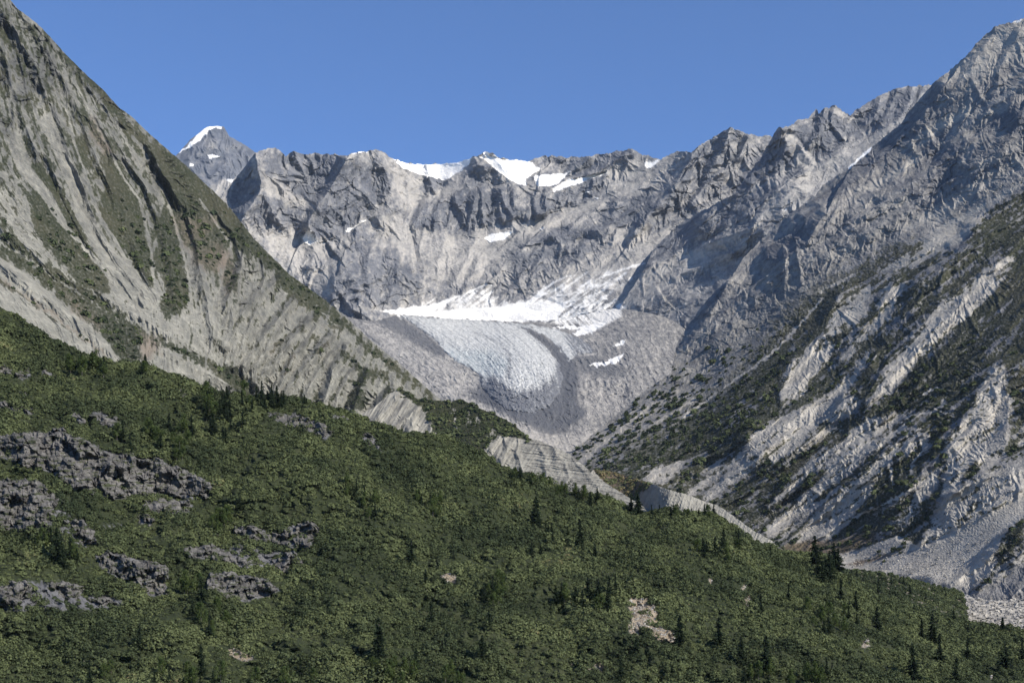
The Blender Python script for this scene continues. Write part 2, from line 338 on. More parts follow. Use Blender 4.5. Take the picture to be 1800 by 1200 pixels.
# cliffs and domes pushed out as soft steps
for poly, v, f in ((cA((640, 880), (760, 790), (950, 770), (1060, 750), (1180, 790), (1330, 930), (1200, 1090), (880, 1060), (830, 1010), (860, 920)), 26, 26),
                   (cA((1260, 580), (1340, 530), (1500, 510), (1800, 440), (1990, 600), (1800, 620), (1550, 680), (1270, 660)), 14, 10),
                   (cC((780, 560), (900, 440), (1060, 420), (1000, 560), (800, 640)), 9, 8), (cC((390, 450), (560, 430), (800, 330), (640, 470), (430, 550)), 10, 8)):
    paint(bk, poly, v, f, 'add')
# dark bedrock, and left-facing walls in shadow painted dark along with it
for poly, v, f in ((cA((480, 280), (600, 265), (910, 285), (870, 380), (770, 530), (640, 470), (600, 400), (500, 350)), .9, 7), (cA((300, 500), (380, 380), (460, 400), (470, 470), (380, 570), (360, 600)), .9, 5),
                   (cA((920, 330), (1000, 320), (1100, 330), (1170, 400), (1150, 480), (1050, 560), (1000, 620), (900, 690), (780, 710), (720, 630), (830, 470)), .75, 10),
                   (cA((380, 590), (480, 490), (600, 480), (700, 560), (730, 660), (600, 680), (430, 650)), .45, 10), (cA((1355, 375), (1450, 430), (1420, 470), (1330, 470), (1315, 440)), 1.1, 3),
                   (cA((1560, 350), (1660, 310), (1720, 360), (1700, 430), (1560, 440)), .7, 10), (cA((1260, 580), (1340, 530), (1500, 480), (1600, 470), (1800, 460), (1800, 610), (1550, 680), (1270, 660)), .8, 9),
                   (cC((0, 400), (200, 420), (300, 480), (400, 570), (200, 590), (0, 620)), .7, 9), (cA((930, 780), (990, 670), (1040, 690), (1060, 740), (960, 790)), .7, 6),
                   (cA((980, 780), (1180, 770), (1320, 930), (1200, 1080), (1000, 1080), (850, 1050), (840, 990), (930, 900)), .65, 14), (cC((390, 450), (560, 420), (800, 330), (720, 430), (560, 510), (430, 560), (400, 520)), .8, 7),
                   (cC((460, 230), (700, 230), (900, 190), (960, 220), (720, 310), (620, 330), (560, 280)), .55, 8), (cC((380, 680), (480, 610), (780, 590), (820, 640), (600, 690), (400, 690)), .8, 7),
                   (cC((290, 760), (400, 690), (620, 680), (760, 700), (720, 780), (560, 800), (420, 860), (330, 840)), .55, 12), (cC((780, 560), (900, 440), (1060, 420), (1160, 470), (1100, 560), (900, 600), (800, 590)), .75, 8),
                   (cC((1160, 350), (1250, 200), (1400, 90), (1500, 110), (1450, 250), (1350, 300), (1400, 380), (1200, 400)), .6, 10), (cC((600, 310), (720, 300), (800, 210), (690, 330)), .6, 5),
                   (cC((1160, 400), (1400, 400), (1300, 520), (1100, 640), (1000, 640), (1050, 520)), .5, 10),
                   # middle ridge: the shade on its left faces is put into the colour
                   (cE((510, 668), (560, 700), (600, 850), (470, 930), (330, 1010), (260, 1030), (250, 1000), (400, 850)), .85, 5), (cE((560, 690), (740, 580), (870, 620), (820, 700), (850, 760), (700, 850), (620, 740)), .75, 8),
                   (cE((830, 700), (950, 560), (1180, 460), (1300, 450), (1170, 620), (1000, 680), (880, 730)), .7, 7), (cC((1000, 810), (1070, 690), (1170, 590), (1300, 560), (1450, 440), (1700, 380), (1560, 600), (1300, 700), (1150, 720)), .85, 7)):
    paint(dark, poly, v, f)
for poly, v, f in ((cA((480, 380), (600, 440), (640, 480), (760, 550), (640, 560), (480, 480)), .8, 6), (cA((420, 650), (600, 700), (700, 690), (790, 740), (860, 760), (700, 870), (640, 900), (560, 820)), .9, 14),
                   (cA((1150, 300), (1340, 400), (1330, 470), (1260, 600), (1180, 500)), .8, 12), (cA((1340, 480), (1460, 420), (1640, 270), (1560, 380), (1500, 480), (1330, 560), (1290, 600)), .9, 10),
                   (cA((700, 900), (840, 860), (850, 1000), (830, 1030), (740, 960)), .95, 6), (cA((1080, 640), (1240, 600), (1270, 700), (1330, 880), (1200, 780), (1100, 740)), .8, 12),
                   (cA((1270, 670), (1500, 700), (1800, 640), (1800, 900), (1700, 950), (1350, 930)), .7, 16), (cC((0, 660), (300, 600), (560, 540), (780, 460), (820, 460), (600, 580), (400, 640), (250, 760), (0, 900)), .9, 9),
                   (cC((600, 800), (800, 700), (950, 760), (1000, 800), (700, 960), (500, 1040), (400, 960)), .85, 14), (cC((820, 320), (1000, 230), (1220, 200), (1180, 320), (1000, 420), (880, 440)), .5, 12),
                   (cC((820, 600), (960, 620), (1140, 600), (1000, 780), (860, 700)), .6, 10), (cC((840, 900), (1060, 800), (1150, 760), (1500, 520), (1800, 400), (1800, 470), (1560, 600), (1350, 760), (1150, 900), (880, 1040)), .7, 12),
                   (cE((520, 700), (560, 690), (640, 790), (720, 860), (700, 900), (600, 880)), .9, 5), (cE((730, 860), (880, 780), (1150, 630), (1000, 780), (860, 900), (720, 980), (560, 1060), (440, 1130), (420, 1080)), .9, 8),
                   (cC((0, 1000), (180, 890), (210, 930), (150, 1000), (0, 1080)), .6, 6), (cE((790, 560), (870, 610), (850, 650), (800, 590)), .9, 3), (cA((1600, 290), (1660, 262), (1760, 290), (1720, 330), (1620, 325)), 1.3, 4), (cA((1700, 300), (1800, 400), (1780, 440), (1690, 340)), .8, 6)):
    paint(pale, poly, v, f)
for poly, f in ((cA((1140, 270), (1180, 298), (1250, 320), (1350, 326), (1500, 316), (1560, 292), (1600, 285), (1560, 340), (1500, 385), (1450, 412), (1400, 400), (1350, 385), (1300, 375), (1230, 345)), 1.5),
                (cA((930, 275), (1000, 258), (1050, 258), (1000, 268)), 1.2), (cC((145, 205), (155, 225), (240, 236), (390, 250), (455, 290), (400, 325), (370, 345), (380, 378), (340, 372), (280, 340), (210, 290), (150, 235), (130, 230)), 2),
                (cC((0, 262), (70, 240), (50, 270), (0, 310)), 1.5), (cC((420, 325), (520, 318), (605, 305), (560, 355), (520, 380), (430, 382), (420, 345)), 2), (cC((510, 400), (590, 350), (680, 330), (800, 302), (790, 315), (640, 372), (520, 412)), 2),
                (cC((155, 652), (200, 630), (312, 620), (260, 662), (180, 678)), 1.5), (cC((995, 262), (1080, 243), (1040, 283), (1012, 285)), 1.5), (cC((655, 425), (715, 403), (705, 413)), 1.5),
                (cC((720, 440), (755, 440), (750, 450)), 1.2), (cC((440, 608), (470, 600), (460, 612)), 1.2), (cA((682, 700), (720, 675), (755, 685), (768, 728), (735, 750), (700, 735)), 1.5), (cA((770, 745), (866, 714), (850, 728), (790, 745)), 1.2),
                (cC((1310, 150), (1355, 130), (1330, 145)), 1), (cE((870, 890), (940, 820), (1000, 775), (990, 800), (920, 850), (880, 895)), 1.5), (cE((525, 1110), (560, 1095), (540, 1112)), 1.2), (cE((1730, 120), (1790, 100), (1780, 118)), 1.2),
                (cG((490, 290), (620, 275), (760, 258), (900, 212), (970, 188), (850, 255), (790, 290), (950, 272), (1100, 268), (1180, 252), (1270, 240), (1360, 180), (1400, 200), (1300, 250), (1430, 222), (1400, 250), (1500, 240), (1470, 290), (1440, 340), (1200, 345), (900, 332), (560, 305)), 4),
                (cG((1400, 378), (1500, 365), (1560, 370), (1700, 345), (1690, 360), (1610, 405), (1560, 420), (1520, 408), (1560, 385)), 1.5), (cG((1610, 570), (1700, 555), (1800, 510), (1760, 560), (1640, 585)), 2),
                (cG((1735, 475), (1800, 435), (1800, 470)), 2)):
    paint(snow, poly, 1, f)
for a in (cG((1340, 190), (1420, 140), (1510, 100)), cG((1300, 250), (1420, 215), (1560, 190), (1680, 150), (1800, 95)), cG((1430, 250), (1560, 230), (1700, 180)), cG((1480, 340), (1560, 300), (1640, 280), (1780, 235)), cG((1420, 290), (1540, 250), (1620, 215)),
          cG((1480, 315), (1560, 275), (1700, 225)), cG((960, 200), (1060, 145), (1095, 150)), cC((780, 860), (880, 820), (1000, 790)), cC((0, 990), (90, 930), (180, 895)), cA((930, 680), (1030, 620)), cG((1560, 160), (1640, 120))):
    stroke(snow, a, 2.6, 1.4, .85, f=3)
for a in ([(700, 283), (722, 291), (760, 292), (800, 290), (825, 281)], [(853, 269), (862, 276), (885, 283), (930, 287)]): stroke(snow, a, 3.2, 3.2, 1., f=1.5)
apron = Map()
paint(apron, cG((480, 292), (620, 268), (800, 240), (980, 170), (1100, 160), (1130, 240), (1250, 230), (1400, 150), (1540, 90), (1800, 40), (1850, 120), (1700, 230), (1800, 240), (1800, 330), (1620, 430), (1500, 400), (1350, 350), (900, 335), (560, 305)), 1, 12)
TOPB = [(240, 360), (330, 350), (385, 345), (400, 330), (425, 300)]+cA((440, 270), (470, 260), (510, 240), (550, 240), (600, 275), (608, 285), (640, 255), (700, 275), (760, 268), (850, 275), (910, 280), (1000, 262), (1080, 247), (1110, 258), (1180, 300), (1250, 322), (1350, 328), (1500, 320), (1580, 295), (1660, 262), (1700, 268))+\
    cC((240, 235), (380, 250), (480, 220), (600, 230), (700, 225), (800, 208), (930, 185), (1000, 220), (1080, 240), (1170, 198), (1250, 200), (1300, 160), (1370, 120), (1450, 72), (1530, 100), (1600, 120), (1660, 115), (1800, 160))+[(1500, 300)]
dB = tps_map([(240, 340, 7600), (457, 267, 7800), (660, 262, 8200), (750, 290, 8600), (853, 267, 8200), (1000, 277, 8300), (1110, 262, 8100), (1287, 224, 7600), (1500, 260, 7400),
              (420, 400, 7000), (550, 420, 7300), (700, 420, 7400), (740, 420, 7500), (900, 410, 7500), (1050, 400, 7300), (1250, 400, 6900), (1450, 420, 6600),
              (450, 520, 6500), (620, 540, 6500), (760, 540, 6700), (900, 540, 6600), (1050, 540, 6200), (1200, 560, 5700), (1100, 620, 5700), (450, 640, 5900), (800, 640, 5900)], log=True)
rbx = rb.get
dB0 = dB
def dB(x, y): return 6500+(dB0(x, y)-6500)*.62
def dfarD(px, py):
    wx = fbm(px/45, py/45, 3, .5, 61)*10; wy = fbm(px/45, py/45, 3, .5, 62)*10
    s = 1-.8*sm(.3, .7, snow.get(px, py)); dk = dark.get(px+wx*.5, py+wy*.5); pl = pale.get(px+wx*.5, py+wy*.5)
    rough = np.clip(.65+.65*dk-.35*pl, .3, 1.3)*s
    wxx = px+wx; wyy = py+wy
    # diagonal grain, leaning like the photographed strata; steeper on the right
    u = wxx*.80+wyy*.60; v = -wxx*.60+wyy*.80
    u2 = wxx*.80-wyy*.60; v2 = wxx*.60+wyy*.80
    k = sm(760, 900, px)
    g1 = ridged(u/24, v/46, 5, .62, 63)*8; g2 = ridged(u2/44, v2/20, 5, .62, 66)*8
    big = ridged(wxx/95, wyy/95, 3, .5, 64)*17
    fine = ridged(wxx/7.5, wyy/8.5, 3, .6, 65)*2.0
    fc = facet(wxx/34, wyy/28, 67)*9+facet(wxx/14, wyy/12, 68)*2.5+facet(u/60, v/60, 69)*13
    return fc*.55*rough*np.clip(1-.6*pl, .2, 1)+bk.get(px+wx*.35, py+wy*.35)+1.1*rbx(px+wx*.5+3*fine*.3, py+wy*.5)*(1-.25*pl)*(.35+.65*s)*(1-.75*np.clip(apron.get(px, py), 0, 1))*1.25+big*(.45+.55*rough)+(g1*(1-k)+g2*k)*rough*1.15+fine*rough
def mB(px, py, D):
    M = np.zeros(px.shape+(4,), np.float32)
    wx = px+5*fbm(px/12, py/12, 4, .6, 3); wy = py+5*fbm(px/12, py/12, 4, .6, 4)
    u2 = px*.86-py*.5; v2 = px*.5+py*.86
    sfan = fbm((px*.88+py*.47)/46, (px*-.47+py*.88)/4.5, 4, .6, 73); st = fbm(u2/30, v2/7, 4, .6, 71); st1 = fbm(px/10, py/26, 4, .6, 72); k = sm(760, 900, px); st = st*k+st1*(1-k)
    n = fbm(px/13, py/13, 4, .65, 70)
    lowb = sm(440, 490, py); hz_ = np.maximum(apron.get(px, py)*(.36+.2*sm(460, 540, py)), snow.get(px+(wx-px)*.6, py+(wy-py)*.6)); sfan = fbm((px*.80-py*-.60)/50, (-px*-.60+py*.80)/4.5, 4, .6, 73)
    M[..., 1] = (1-.5*sm(440, 480, py)*(1-sm(.55, .95, snow.get(px, py)))*np.clip(.5+1.3*fbm(px/16, py/16, 3, .6, 76), 0, 1))*sm(.30, .66, hz_*(1-.0*lowb)+(sfan*.42+n*.25)*lowb+st*.1)*(1-.28*lowb*np.clip(.4+fbm(px/30, py/12, 3, .6, 74)*1.5, 0, 1))
    M[..., 2] = np.clip(.44+.62*pale.get(wx, wy)-.7*dark.get(wx, wy)+n*.6+st*.6+fbm(px/4.5, py/4.5, 3, .7, 75)*.45, 0, 1); return M
o, _ = layer("back_mountains", TOPB, [(240, 640), (1500, 640)], dB, dfarD, mB, m_far, jag=1.7, jl=11, seed=2, step=1.6); tag(o, kind='structure')

TOPM = [(1090, 540), (1133, 472)]+cC((1040, 730), (1070, 690), (1120, 640), (1170, 590), (1250, 540), (1400, 460), (1480, 420))+cE((290, 990), (360, 900), (420, 820), (480, 710), (510, 668), (560, 670), (600, 635), (660, 625), (690, 590), (700, 575), (712, 582), (716, 600), (730, 590), (745, 568), (775, 570), (800, 553), (880, 610), (950, 555), (1050, 500), (1130, 465), (1190, 455), (1230, 458), (1300, 445), (1400, 450))+[(1760, 150)]
dM = tps_map([(1133, 470, 6300), (1230, 375, 6500), (1300, 330, 6700), (1370, 223, 6900), (1467, 184, 7100), (1600, 152, 7000), (1760, 150, 7000), (1430, 290, 6500), (1500, 290, 6100), (1600, 230, 6200), (1350, 380, 6000),
              (1250, 450, 5900), (1180, 500, 5800), (1400, 400, 5600), (1300, 500, 5400), (1200, 600, 5200), (1090, 600, 5500), (1500, 500, 5100), (1760, 400, 5300)], log=True)
dM0 = dM
def dM(x, y):
    k = sm(1090, 1440, np.asarray(x)); return (dB(x, y)-60)*(1-k)+(5500+(dM0(x, y)-5500)*.68)*k
mk = Map(); rm = Map()
net(mk, rm, ((cE((512, 668), (450, 780), (380, 900), (262, 1022)), 10, 55, 30, 18), (cE((540, 680), (620, 790), (700, 860)), 20, 10, 8, 5), (cE((745, 570), (720, 700), (640, 800)), 14, 16, 12, 6), (cE((800, 555), (780, 650), (840, 720)), 10, 20, 14, 6),
                          (cE((700, 850), (620, 740), (565, 690)), 8, 8, -9, -5), (cE((1210, 460), (1180, 560), (1130, 640)), 12, 16, 10, 5), (cE((1050, 500), (1010, 620), (880, 720)), 14, 16, 12, 6), (cE((950, 560), (880, 640), (840, 700)), 14, 12, 10, 5),
                          (cC((1170, 592), (1080, 690), (1000, 805)), 14, 45, 9, 5), (cC((1800, 380), (1560, 600), (1300, 700)), 14, 30, 16, 10), (cC((1460, 430), (1300, 560), (1270, 660)), 12, 30, 14, 8), (cC((1720, 520), (1500, 700), (1160, 860)), 12, 20, 12, 6), (cE((640, 640), (600, 700), (580, 760)), 12, 14, 9, 4), (cE((1130, 470), (1090, 580), (1040, 660)), 12, 16, 12, 5), (cE((1270, 460), (1230, 540), (1180, 600)), 12, 16, 10, 5), (cE((640, 900), (520, 980), (380, 1060)), 14, 22, 12, 6), (cE((820, 800), (700, 900), (600, 960)), 14, 20, 8, 4), (cC((1560, 470), (1430, 560), (1350, 640)), 14, 22, 12, 6), (cC((1350, 600), (1200, 700), (1080, 800)), 14, 22, 12, 6)), sp=14, depth=2, amp=1.8)
for pts, wl, wr, a, b in ((cE((520, 668), (550, 760), (510, 860), (420, 930), (330, 995), (290, 1030)), 38, 130, 70, 60), (cC((1310, 560), (1250, 650), (1160, 720), (1040, 800)), 44, 120, 70, 60), (cE((770, 560), (740, 660), (650, 760)), 18, 60, 34, 24), (cC((1700, 400), (1560, 520), (1440, 600)), 26, 80, 40, 34), (cE((1180, 480), (1140, 580), (1050, 660)), 18, 60, 26, 20)):
    spur(mk, pts, wl, wr, a, b)
def dsideD(x, y):
    global rbx; k = rbx; b = bk.a; rbx = rm.get; bk.a = np.zeros_like(b); v = dfarD(x, y); rbx = k; bk.a = b; return v
o, _ = layer("side_ridge", TOPM, [(1090, 640), (1760, 640)], dM, lambda x, y: mk.get(x, y)+dsideD(x, y), mB, m_far, jag=2.0, jl=10, seed=3, step=1.6); tag(o, kind='structure')

# ================================================================== VALLEY FLOOR WITH MORAINE, GLACIER ICE ON IT
vd = Map(); vp = Map()
ICE = cG((590, 307), (800, 325), (1000, 336), (1150, 345), (1240, 372), (1330, 435), (1400, 500), (1445, 570), (1470, 640), (1450, 720), (1400, 790), (1300, 830), (1180, 810), (1090, 750), (1040, 690), (1030, 625), (980, 592), (900, 552), (850, 505), (790, 440), (710, 385), (650, 335))
ICE2 = cG((1130, 345), (1300, 358), (1450, 385), (1560, 430), (1620, 480), (1640, 512), (1560, 522), (1500, 545), (1450, 480), (1370, 420), (1260, 378))
TOPV = [(480, 480)]+cG((180, 230), (300, 262), (420, 282), (560, 303), (800, 318), (1000, 330), (1200, 345), (1400, 350), (1500, 330), (1650, 290), (1800, 270))+[(1180, 560), (1260, 620), (1340, 700)]
dV = tps_map([(480, 500, 6500), (600, 540, 6500), (700, 552, 6500), (850, 565, 6400), (1000, 565, 6200), (1100, 560, 5900), (1250, 620, 5400), (640, 640, 5300), (780, 620, 5500), (760, 690, 4800), (850, 690, 4750), (900, 640, 5100), (980, 640, 5100),
              (1030, 640, 5100), (1120, 640, 5000), (900, 740, 4300), (980, 760, 4200), (1080, 720, 4500), (960, 790, 3900), (1040, 790, 3900), (1200, 700, 4700), (900, 900, 3200), (1150, 850, 3500), (700, 800, 4000)], log=True)
spur(vd, cG((850, 490), (980, 585), (1050, 640), (1000, 740)), 60, 9, 10, 12)
spur(vd, cG((330, 280), (600, 420), (820, 560), (990, 720)), 40, 30, 8, 6)
spur(vd, cG((990, 745), (1150, 840), (1300, 930), (1380, 960)), 12, 12, -6, -8)
for poly, v, f in ((cG((990, 745), (1050, 650), (1130, 700), (1250, 755), (1350, 740), (1430, 650), (1440, 560), (1400, 480), (1240, 372), (1320, 400), (1440, 480), (1530, 560), (1550, 680), (1545, 760), (1590, 840), (1500, 900), (1400, 935), (1300, 890), (1200, 850), (1100, 790)), 1., 6),
                   (cG((1500, 520), (1620, 530), (1800, 600), (1800, 640), (1560, 620)), .35, 8), (cG((300, 270), (560, 303), (720, 400), (860, 520), (800, 520), (600, 400)), .55, 7)):
    paint(vp, poly, v, f)
vdark = vp
vpal = Map()
for poly, v, f in ((cG((420, 340), (600, 420), (800, 520), (1000, 600), (1040, 640), (1000, 700), (860, 760), (700, 650), (560, 520)), .75, 12), (cG((820, 700), (1000, 760), (1200, 860), (1380, 950), (1500, 960), (1700, 900), (1700, 960), (1500, 1050), (1300, 980), (1150, 880)), .95, 8),
                   (cG((1560, 700), (1800, 620), (1800, 760), (1560, 900)), .5, 14), (cG((1510, 515), (1660, 508), (1640, 522), (1520, 530)), 1.2, 2), (cG((1400, 430), (1620, 400), (1750, 420), (1700, 470), (1560, 480)), .4, 8)):
    paint(vpal, poly, v, f)
fl = flow([(0, cG((640, 335), (800, 450), (900, 550), (1030, 625), (1080, 700))), (1, cG((760, 325), (900, 420), (1020, 520), (1110, 620), (1130, 720))), (2, cG((880, 330), (1020, 410), (1150, 520), (1200, 640), (1190, 760))),
           (3, cG((1000, 338), (1180, 420), (1290, 520), (1330, 630), (1300, 740))), (4, cG((1150, 345), (1320, 430), (1430, 570), (1430, 660), (1380, 760))), (5, cG((1240, 352), (1400, 430), (1500, 540), (1530, 660), (1520, 800))),
           (6, cG((1300, 352), (1460, 410), (1580, 520), (1640, 680), (1640, 850))), (-1.5, cG((420, 310), (600, 420), (800, 560), (960, 700))), (-3, cG((330, 340), (500, 500), (700, 680), (850, 790)))])
def dVD(px, py):
    v = fl(px, py); wx = fbm(px/30, py/30, 3, .5, 81)*6
    dmp = 1-sm(1010, 1060, px)*(1-sm(565, 605, py))
    return vd.get(px+wx, py)+dmp*ridged(v*2.2+wx*.04, py/90, 3, .55, 82)*6+ridged((px+wx)/13, (py+wx)/8, 4, .65, 83)*8+fbm(px/60, py/30, 3, .5, 84)*12+facet(px/7, py/5, 80)*1.6+facet((px+wx)/24, (py+wx)/14, 78)*3
def mV(px, py, D):
    M = np.zeros(px.shape+(4,), np.float32); v = fl(px, py); st = fbm(v*6, py/40, 4, .65, 85)*(1-sm(1010, 1060, px)*(1-sm(565, 605, py))); n = fbm(px/10, py/8, 4, .65, 86)
    wx = px+4*fbm(px/12, py/12, 3, .6, 7); wy = py+4*fbm(px/12, py/12, 3, .6, 8)
    M[..., 1] = sm(.42, .62, np.maximum(snow.get(wx, wy), apron.get(px, py)*.55)+st*.3)*.85; M[..., 2] = np.clip(.22+.62*vpal.get(wx, wy)-.95*vdark.get(wx, wy)+st*.4+n*.6+fbm(px/3.5, py/3, 2, .7, 77)*.5, 0, 1); M[..., 3] = np.clip(vdark.get(wx, wy)*.95+n*.35*vdark.get(wx, wy), 0, 1)*(M[..., 1] < .3); return M
o, _ = layer("valley_floor", TOPV, [(480, 900), (1340, 900)], dV, dVD, mV, m_valley, jag=.3, seed=4, step=1.6, back=0); tag(o, kind='structure')

def ice_mat():
    m = bpy.data.materials.new("glacier_ice"); m.use_nodes = True; nt = m.node_tree; L = nt.links; bs = nt.nodes['Principled BSDF']
    bs.inputs['Roughness'].default_value = .7; bs.inputs['Specular IOR Level'].default_value = .25
    at = N(nt, "ShaderNodeAttribute", attribute_name='mask'); sp = N(nt, "ShaderNodeSeparateColor"); L.new(at.outputs['Color'], sp.inputs[0])
    tc = N(nt, "ShaderNodeTexCoord"); f = noise_n(nt, tc.outputs['Object'], 1/14, 5, .7); f2 = noise_n(nt, tc.outputs['Object'], 1/60, 4, .6)
    c = mixc(nt, f2, ramp(nt, f, [(.35, (.25, .256, .25)), (.6, (.56, .555, .525))]), ramp(nt, f, [(.35, (.18, .188, .186)), (.65, (.48, .478, .455))]))
    c = mixc(nt, sp.outputs[0], c, (.24, .295, .305)); c = mixc(nt, sp.outputs[2], c, ramp(nt, f, [(.35, (.055, .06, .07)), (.65, (.16, .162, .168))])); c = mixc(nt, sp.outputs[1], c, (.82, .80, .75))
    L.new(c, bs.inputs['Base Color']); bp = N(nt, "ShaderNodeBump"); bp.inputs['Strength'].default_value = .5; bp.inputs['Distance'].default_value = 5; L.new(f, bp.inputs['Height']); L.new(bp.outputs[0], bs.inputs['Normal'])
    return m
m_ice = ice_mat()
icm = Map(-1.)
def sdist(poly, m=30):
    p = np.array(poly); mp = Map(-40.); sl, xx, yy = mp.win(poly, m); d, _, _ = segd(xx, yy, list(poly)+[poly[0]]); mp.a[sl] = np.where(inside(xx, yy, poly), d, -d); return mp
def patch(name, poly, base, dfun, mfun, mat, step, h, rimw, cliff=0., sink=3., m=3, wamp=2.5, wl=9, parent=None, smooth=False):
    """a body bedded in the terrain: domed by h px over rimw px, its edge sunk below the ground"""
    sd = sdist(poly); p = np.array(poly); x0, y0 = p.min(0)-m-3; x1, y1 = p.max(0)+m+3
    xs = np.arange(x0, x1, step); ys = np.arange(y0, y1, step); px, py = np.meshgrid(xs, ys); px = px.astype(np.float32); py = py.astype(np.float32)
    s = sd.get(px+wamp*fbm(px/wl, py/wl, 3, .6, 31), py+wamp*fbm(px/wl, py/wl, 3, .6, 32))
    D0, Y = base(px, py); t = np.clip(s/rimw, 0, 1); lift = np.where(s > 0, h*(1-(1-t)**2)**.7, 0)-sink*(1-sm(-1.0, 1.2, s))
    if cliff:
        yy_ = np.linspace(y0, y1, 160); xs_ = xs; g = inside(*np.meshgrid(xs_, yy_), list(poly)); yb = np.where(g.any(0), yy_[g.shape[0]-1-np.argmax(g[::-1], 0)], yy_[-1])
        yb = np.convolve(np.pad(yb, 8, mode='edge'), np.ones(17)/17, 'valid')
        lift = lift+cliff*np.clip(yb[None]-py, 0, 80)*(s > 0)*sm(-.5, 2, s)*(.85+.3*fbm(px/20, py/20, 3, .5, 33))
    D = D0+lift+dfun(px, py)*sm(0, rimw*.5, s)
    V = W3(px, py, Y*(1-D/FPX)); M = mfun(px, py, D, s)
    ny, nx = px.shape; F = grid_faces(nx, ny); keep = (s.ravel()[F] > -m).any(1); F = F[keep]
    u, inv = np.unique(F, return_inverse=True); F = inv.reshape(F.shape)
    return mesh_np(name, V.reshape(-1, 3)[u], F, {'mask': M.reshape(-1, 4)[u]}, mat=mat, parent=parent, smooth=smooth)
blue = Map(); idark = Map()
paint(blue, cG((850, 480), (950, 500), (1100, 500), (1180, 560), (1150, 640), (1050, 640), (960, 590), (880, 540)), .8, 10)
for a, wd in ((cG((1000, 400), (1140, 460), (1190, 530), (1180, 640)), 3.5), (cG((1230, 372), (1340, 440), (1420, 520)), 2)): stroke(idark, a, 1, wd, .55, f=4)
paint(idark, cG((1000, 640), (1100, 650), (1230, 715), (1340, 700), (1420, 640), (1450, 560), (1500, 600), (1480, 760), (1380, 860), (1200, 860), (1050, 780)), 1.25, 14)
paint(idark, cG((1480, 420), (1560, 400), (1680, 500), (1600, 540), (1520, 500)), .7, 8)
def dI(px, py):
    v = fl(px, py); crev = ridged(px/26, py/4.0+v*.4, 4, .6, 87)
    return ridged(v*5, py/60, 3, .6, 88)*3+crev*4.5*sm(585, 615, py)+ridged(px/5.5, py/4.5, 3, .6, 89)*4.5*sm(575, 620, py)+ridged(px/16, py/10, 3, .6, 79)*5+.4*ridged(px/5, py/4, 2, .6, 90)
def mI(px, py, D, s):
    M = np.zeros(px.shape+(4,), np.float32); v = fl(px, py); st = fbm(v*9, py/50, 4, .65, 91); n = fbm(px/6, py/5, 3, .6, 92)
    M[..., 0] = np.clip(blue.get(px, py)*.45+.4*n*blue.get(px, py), 0, 1); M[..., 1] = sm(.4, .6, snow.get(px, py)+st*.2)
    M[..., 2] = np.clip(idark.get(px, py)*1.1+.8*st-.04+.35*n*sm(590, 620, py)+.3*n*idark.get(px, py)+.5*(1-sm(0, 5, s)), 0, 1); return M  # debris tone, with crevasse darkness painted in as streaks
gl = bpy.data.objects.new("glacier", None); COL.objects.link(gl); gl.location = tuple(W3(np.float64(960), np.float64(760), 4300.)); gl['kind'] = 'structure'
gl.location = (0, 0, 0)
basev = lambda x, y: (dVD(x, y)*.6+vd.get(x, y)*.4, dV(x, y))
patch("ice", ICE, basev, dI, mI, m_ice, 1.2, 34, 44, parent=gl)
patch("ice", ICE2, basev, dI, mI, m_ice, 1.3, 7, 12, parent=gl)

# ================================================================== LEFT MOUNTAIN
LG = [(0, [(10, 80), (27, 193), (40, 283), (93, 350), (117, 400), (147, 433), (187, 477), (233, 530), (267, 547)]), (1, [(60, 120), (83, 213), (127, 300), (147, 367), (160, 400), (187, 463), (240, 522)]),
      (2, [(100, 140), (120, 200), (133, 260), (160, 333), (180, 393), (200, 417), (220, 453), (247, 490), (273, 523)]), (3, [(130, 140), (187, 253), (217, 313), (247, 353), (257, 400), (267, 447), (270, 487), (280, 530)]),
      (4, [(165, 160), (200, 213), (233, 267), (267, 307), (290, 340), (310, 400), (320, 433), (330, 480), (335, 513), (340, 553)]), (5, [(350, 350), (407, 430), (393, 473), (387, 513), (390, 547), (400, 580), (407, 633)]),
      (6, [(420, 410), (450, 447), (433, 530), (420, 580), (412, 635)]), (7, [(500, 507), (467, 567), (433, 623), (417, 647)]), (8, [(533, 553), (493, 613), (467, 680)]), (9, [(580, 593), (533, 653), (510, 697)]),
      (10, [(607, 627), (577, 663), (557, 710)]), (11, [(650, 650), (625, 700), (613, 735)]), (12.5, [(730, 700), (700, 760)])]
lfl = flow(LG+[(-2, [(-60, 200), (0, 330), (60, 420), (120, 500)]), (-5, [(-100, 400), (0, 500), (100, 590)]), (3.3, [(300, 620), (330, 660)])])
lk = Map(); lveg = Map(); lbare = Map(); lrock = Map(); lbrown = Map()
for i, (v, pts) in enumerate(LG):
    if 0 <= v <= 11:
        spur(lk, pts, 10, 10, -3, -11)
        if v <= 5: stroke(lbare, pts, 2.2, 5.5 if v in (0, 1) else 3.0, 1.)
stroke(lbare, [(83, 213), (110, 270), (135, 330), (150, 380), (175, 430), (210, 480), (250, 530)], 12, 16, 1.)
stroke(lbare, [(27, 250), (45, 300), (80, 340), (110, 390)], 14, 7, 1.)
rl = Map()
def between(lines, f, step=1):
    A, B = lines
    A = np.array(A, float); B = np.array(B, float); t = np.linspace(0, 1, 7)
    def rs(P):
        c = np.concatenate([[0], np.cumsum(np.hypot(*(P[1:]-P[:-1]).T))]); return np.stack([np.interp(t*c[-1], c, P[:, 0]), np.interp(t*c[-1], c, P[:, 1])], 1)
    return [tuple(q) for q in rs(A)*(1-f)+rs(B)*f]
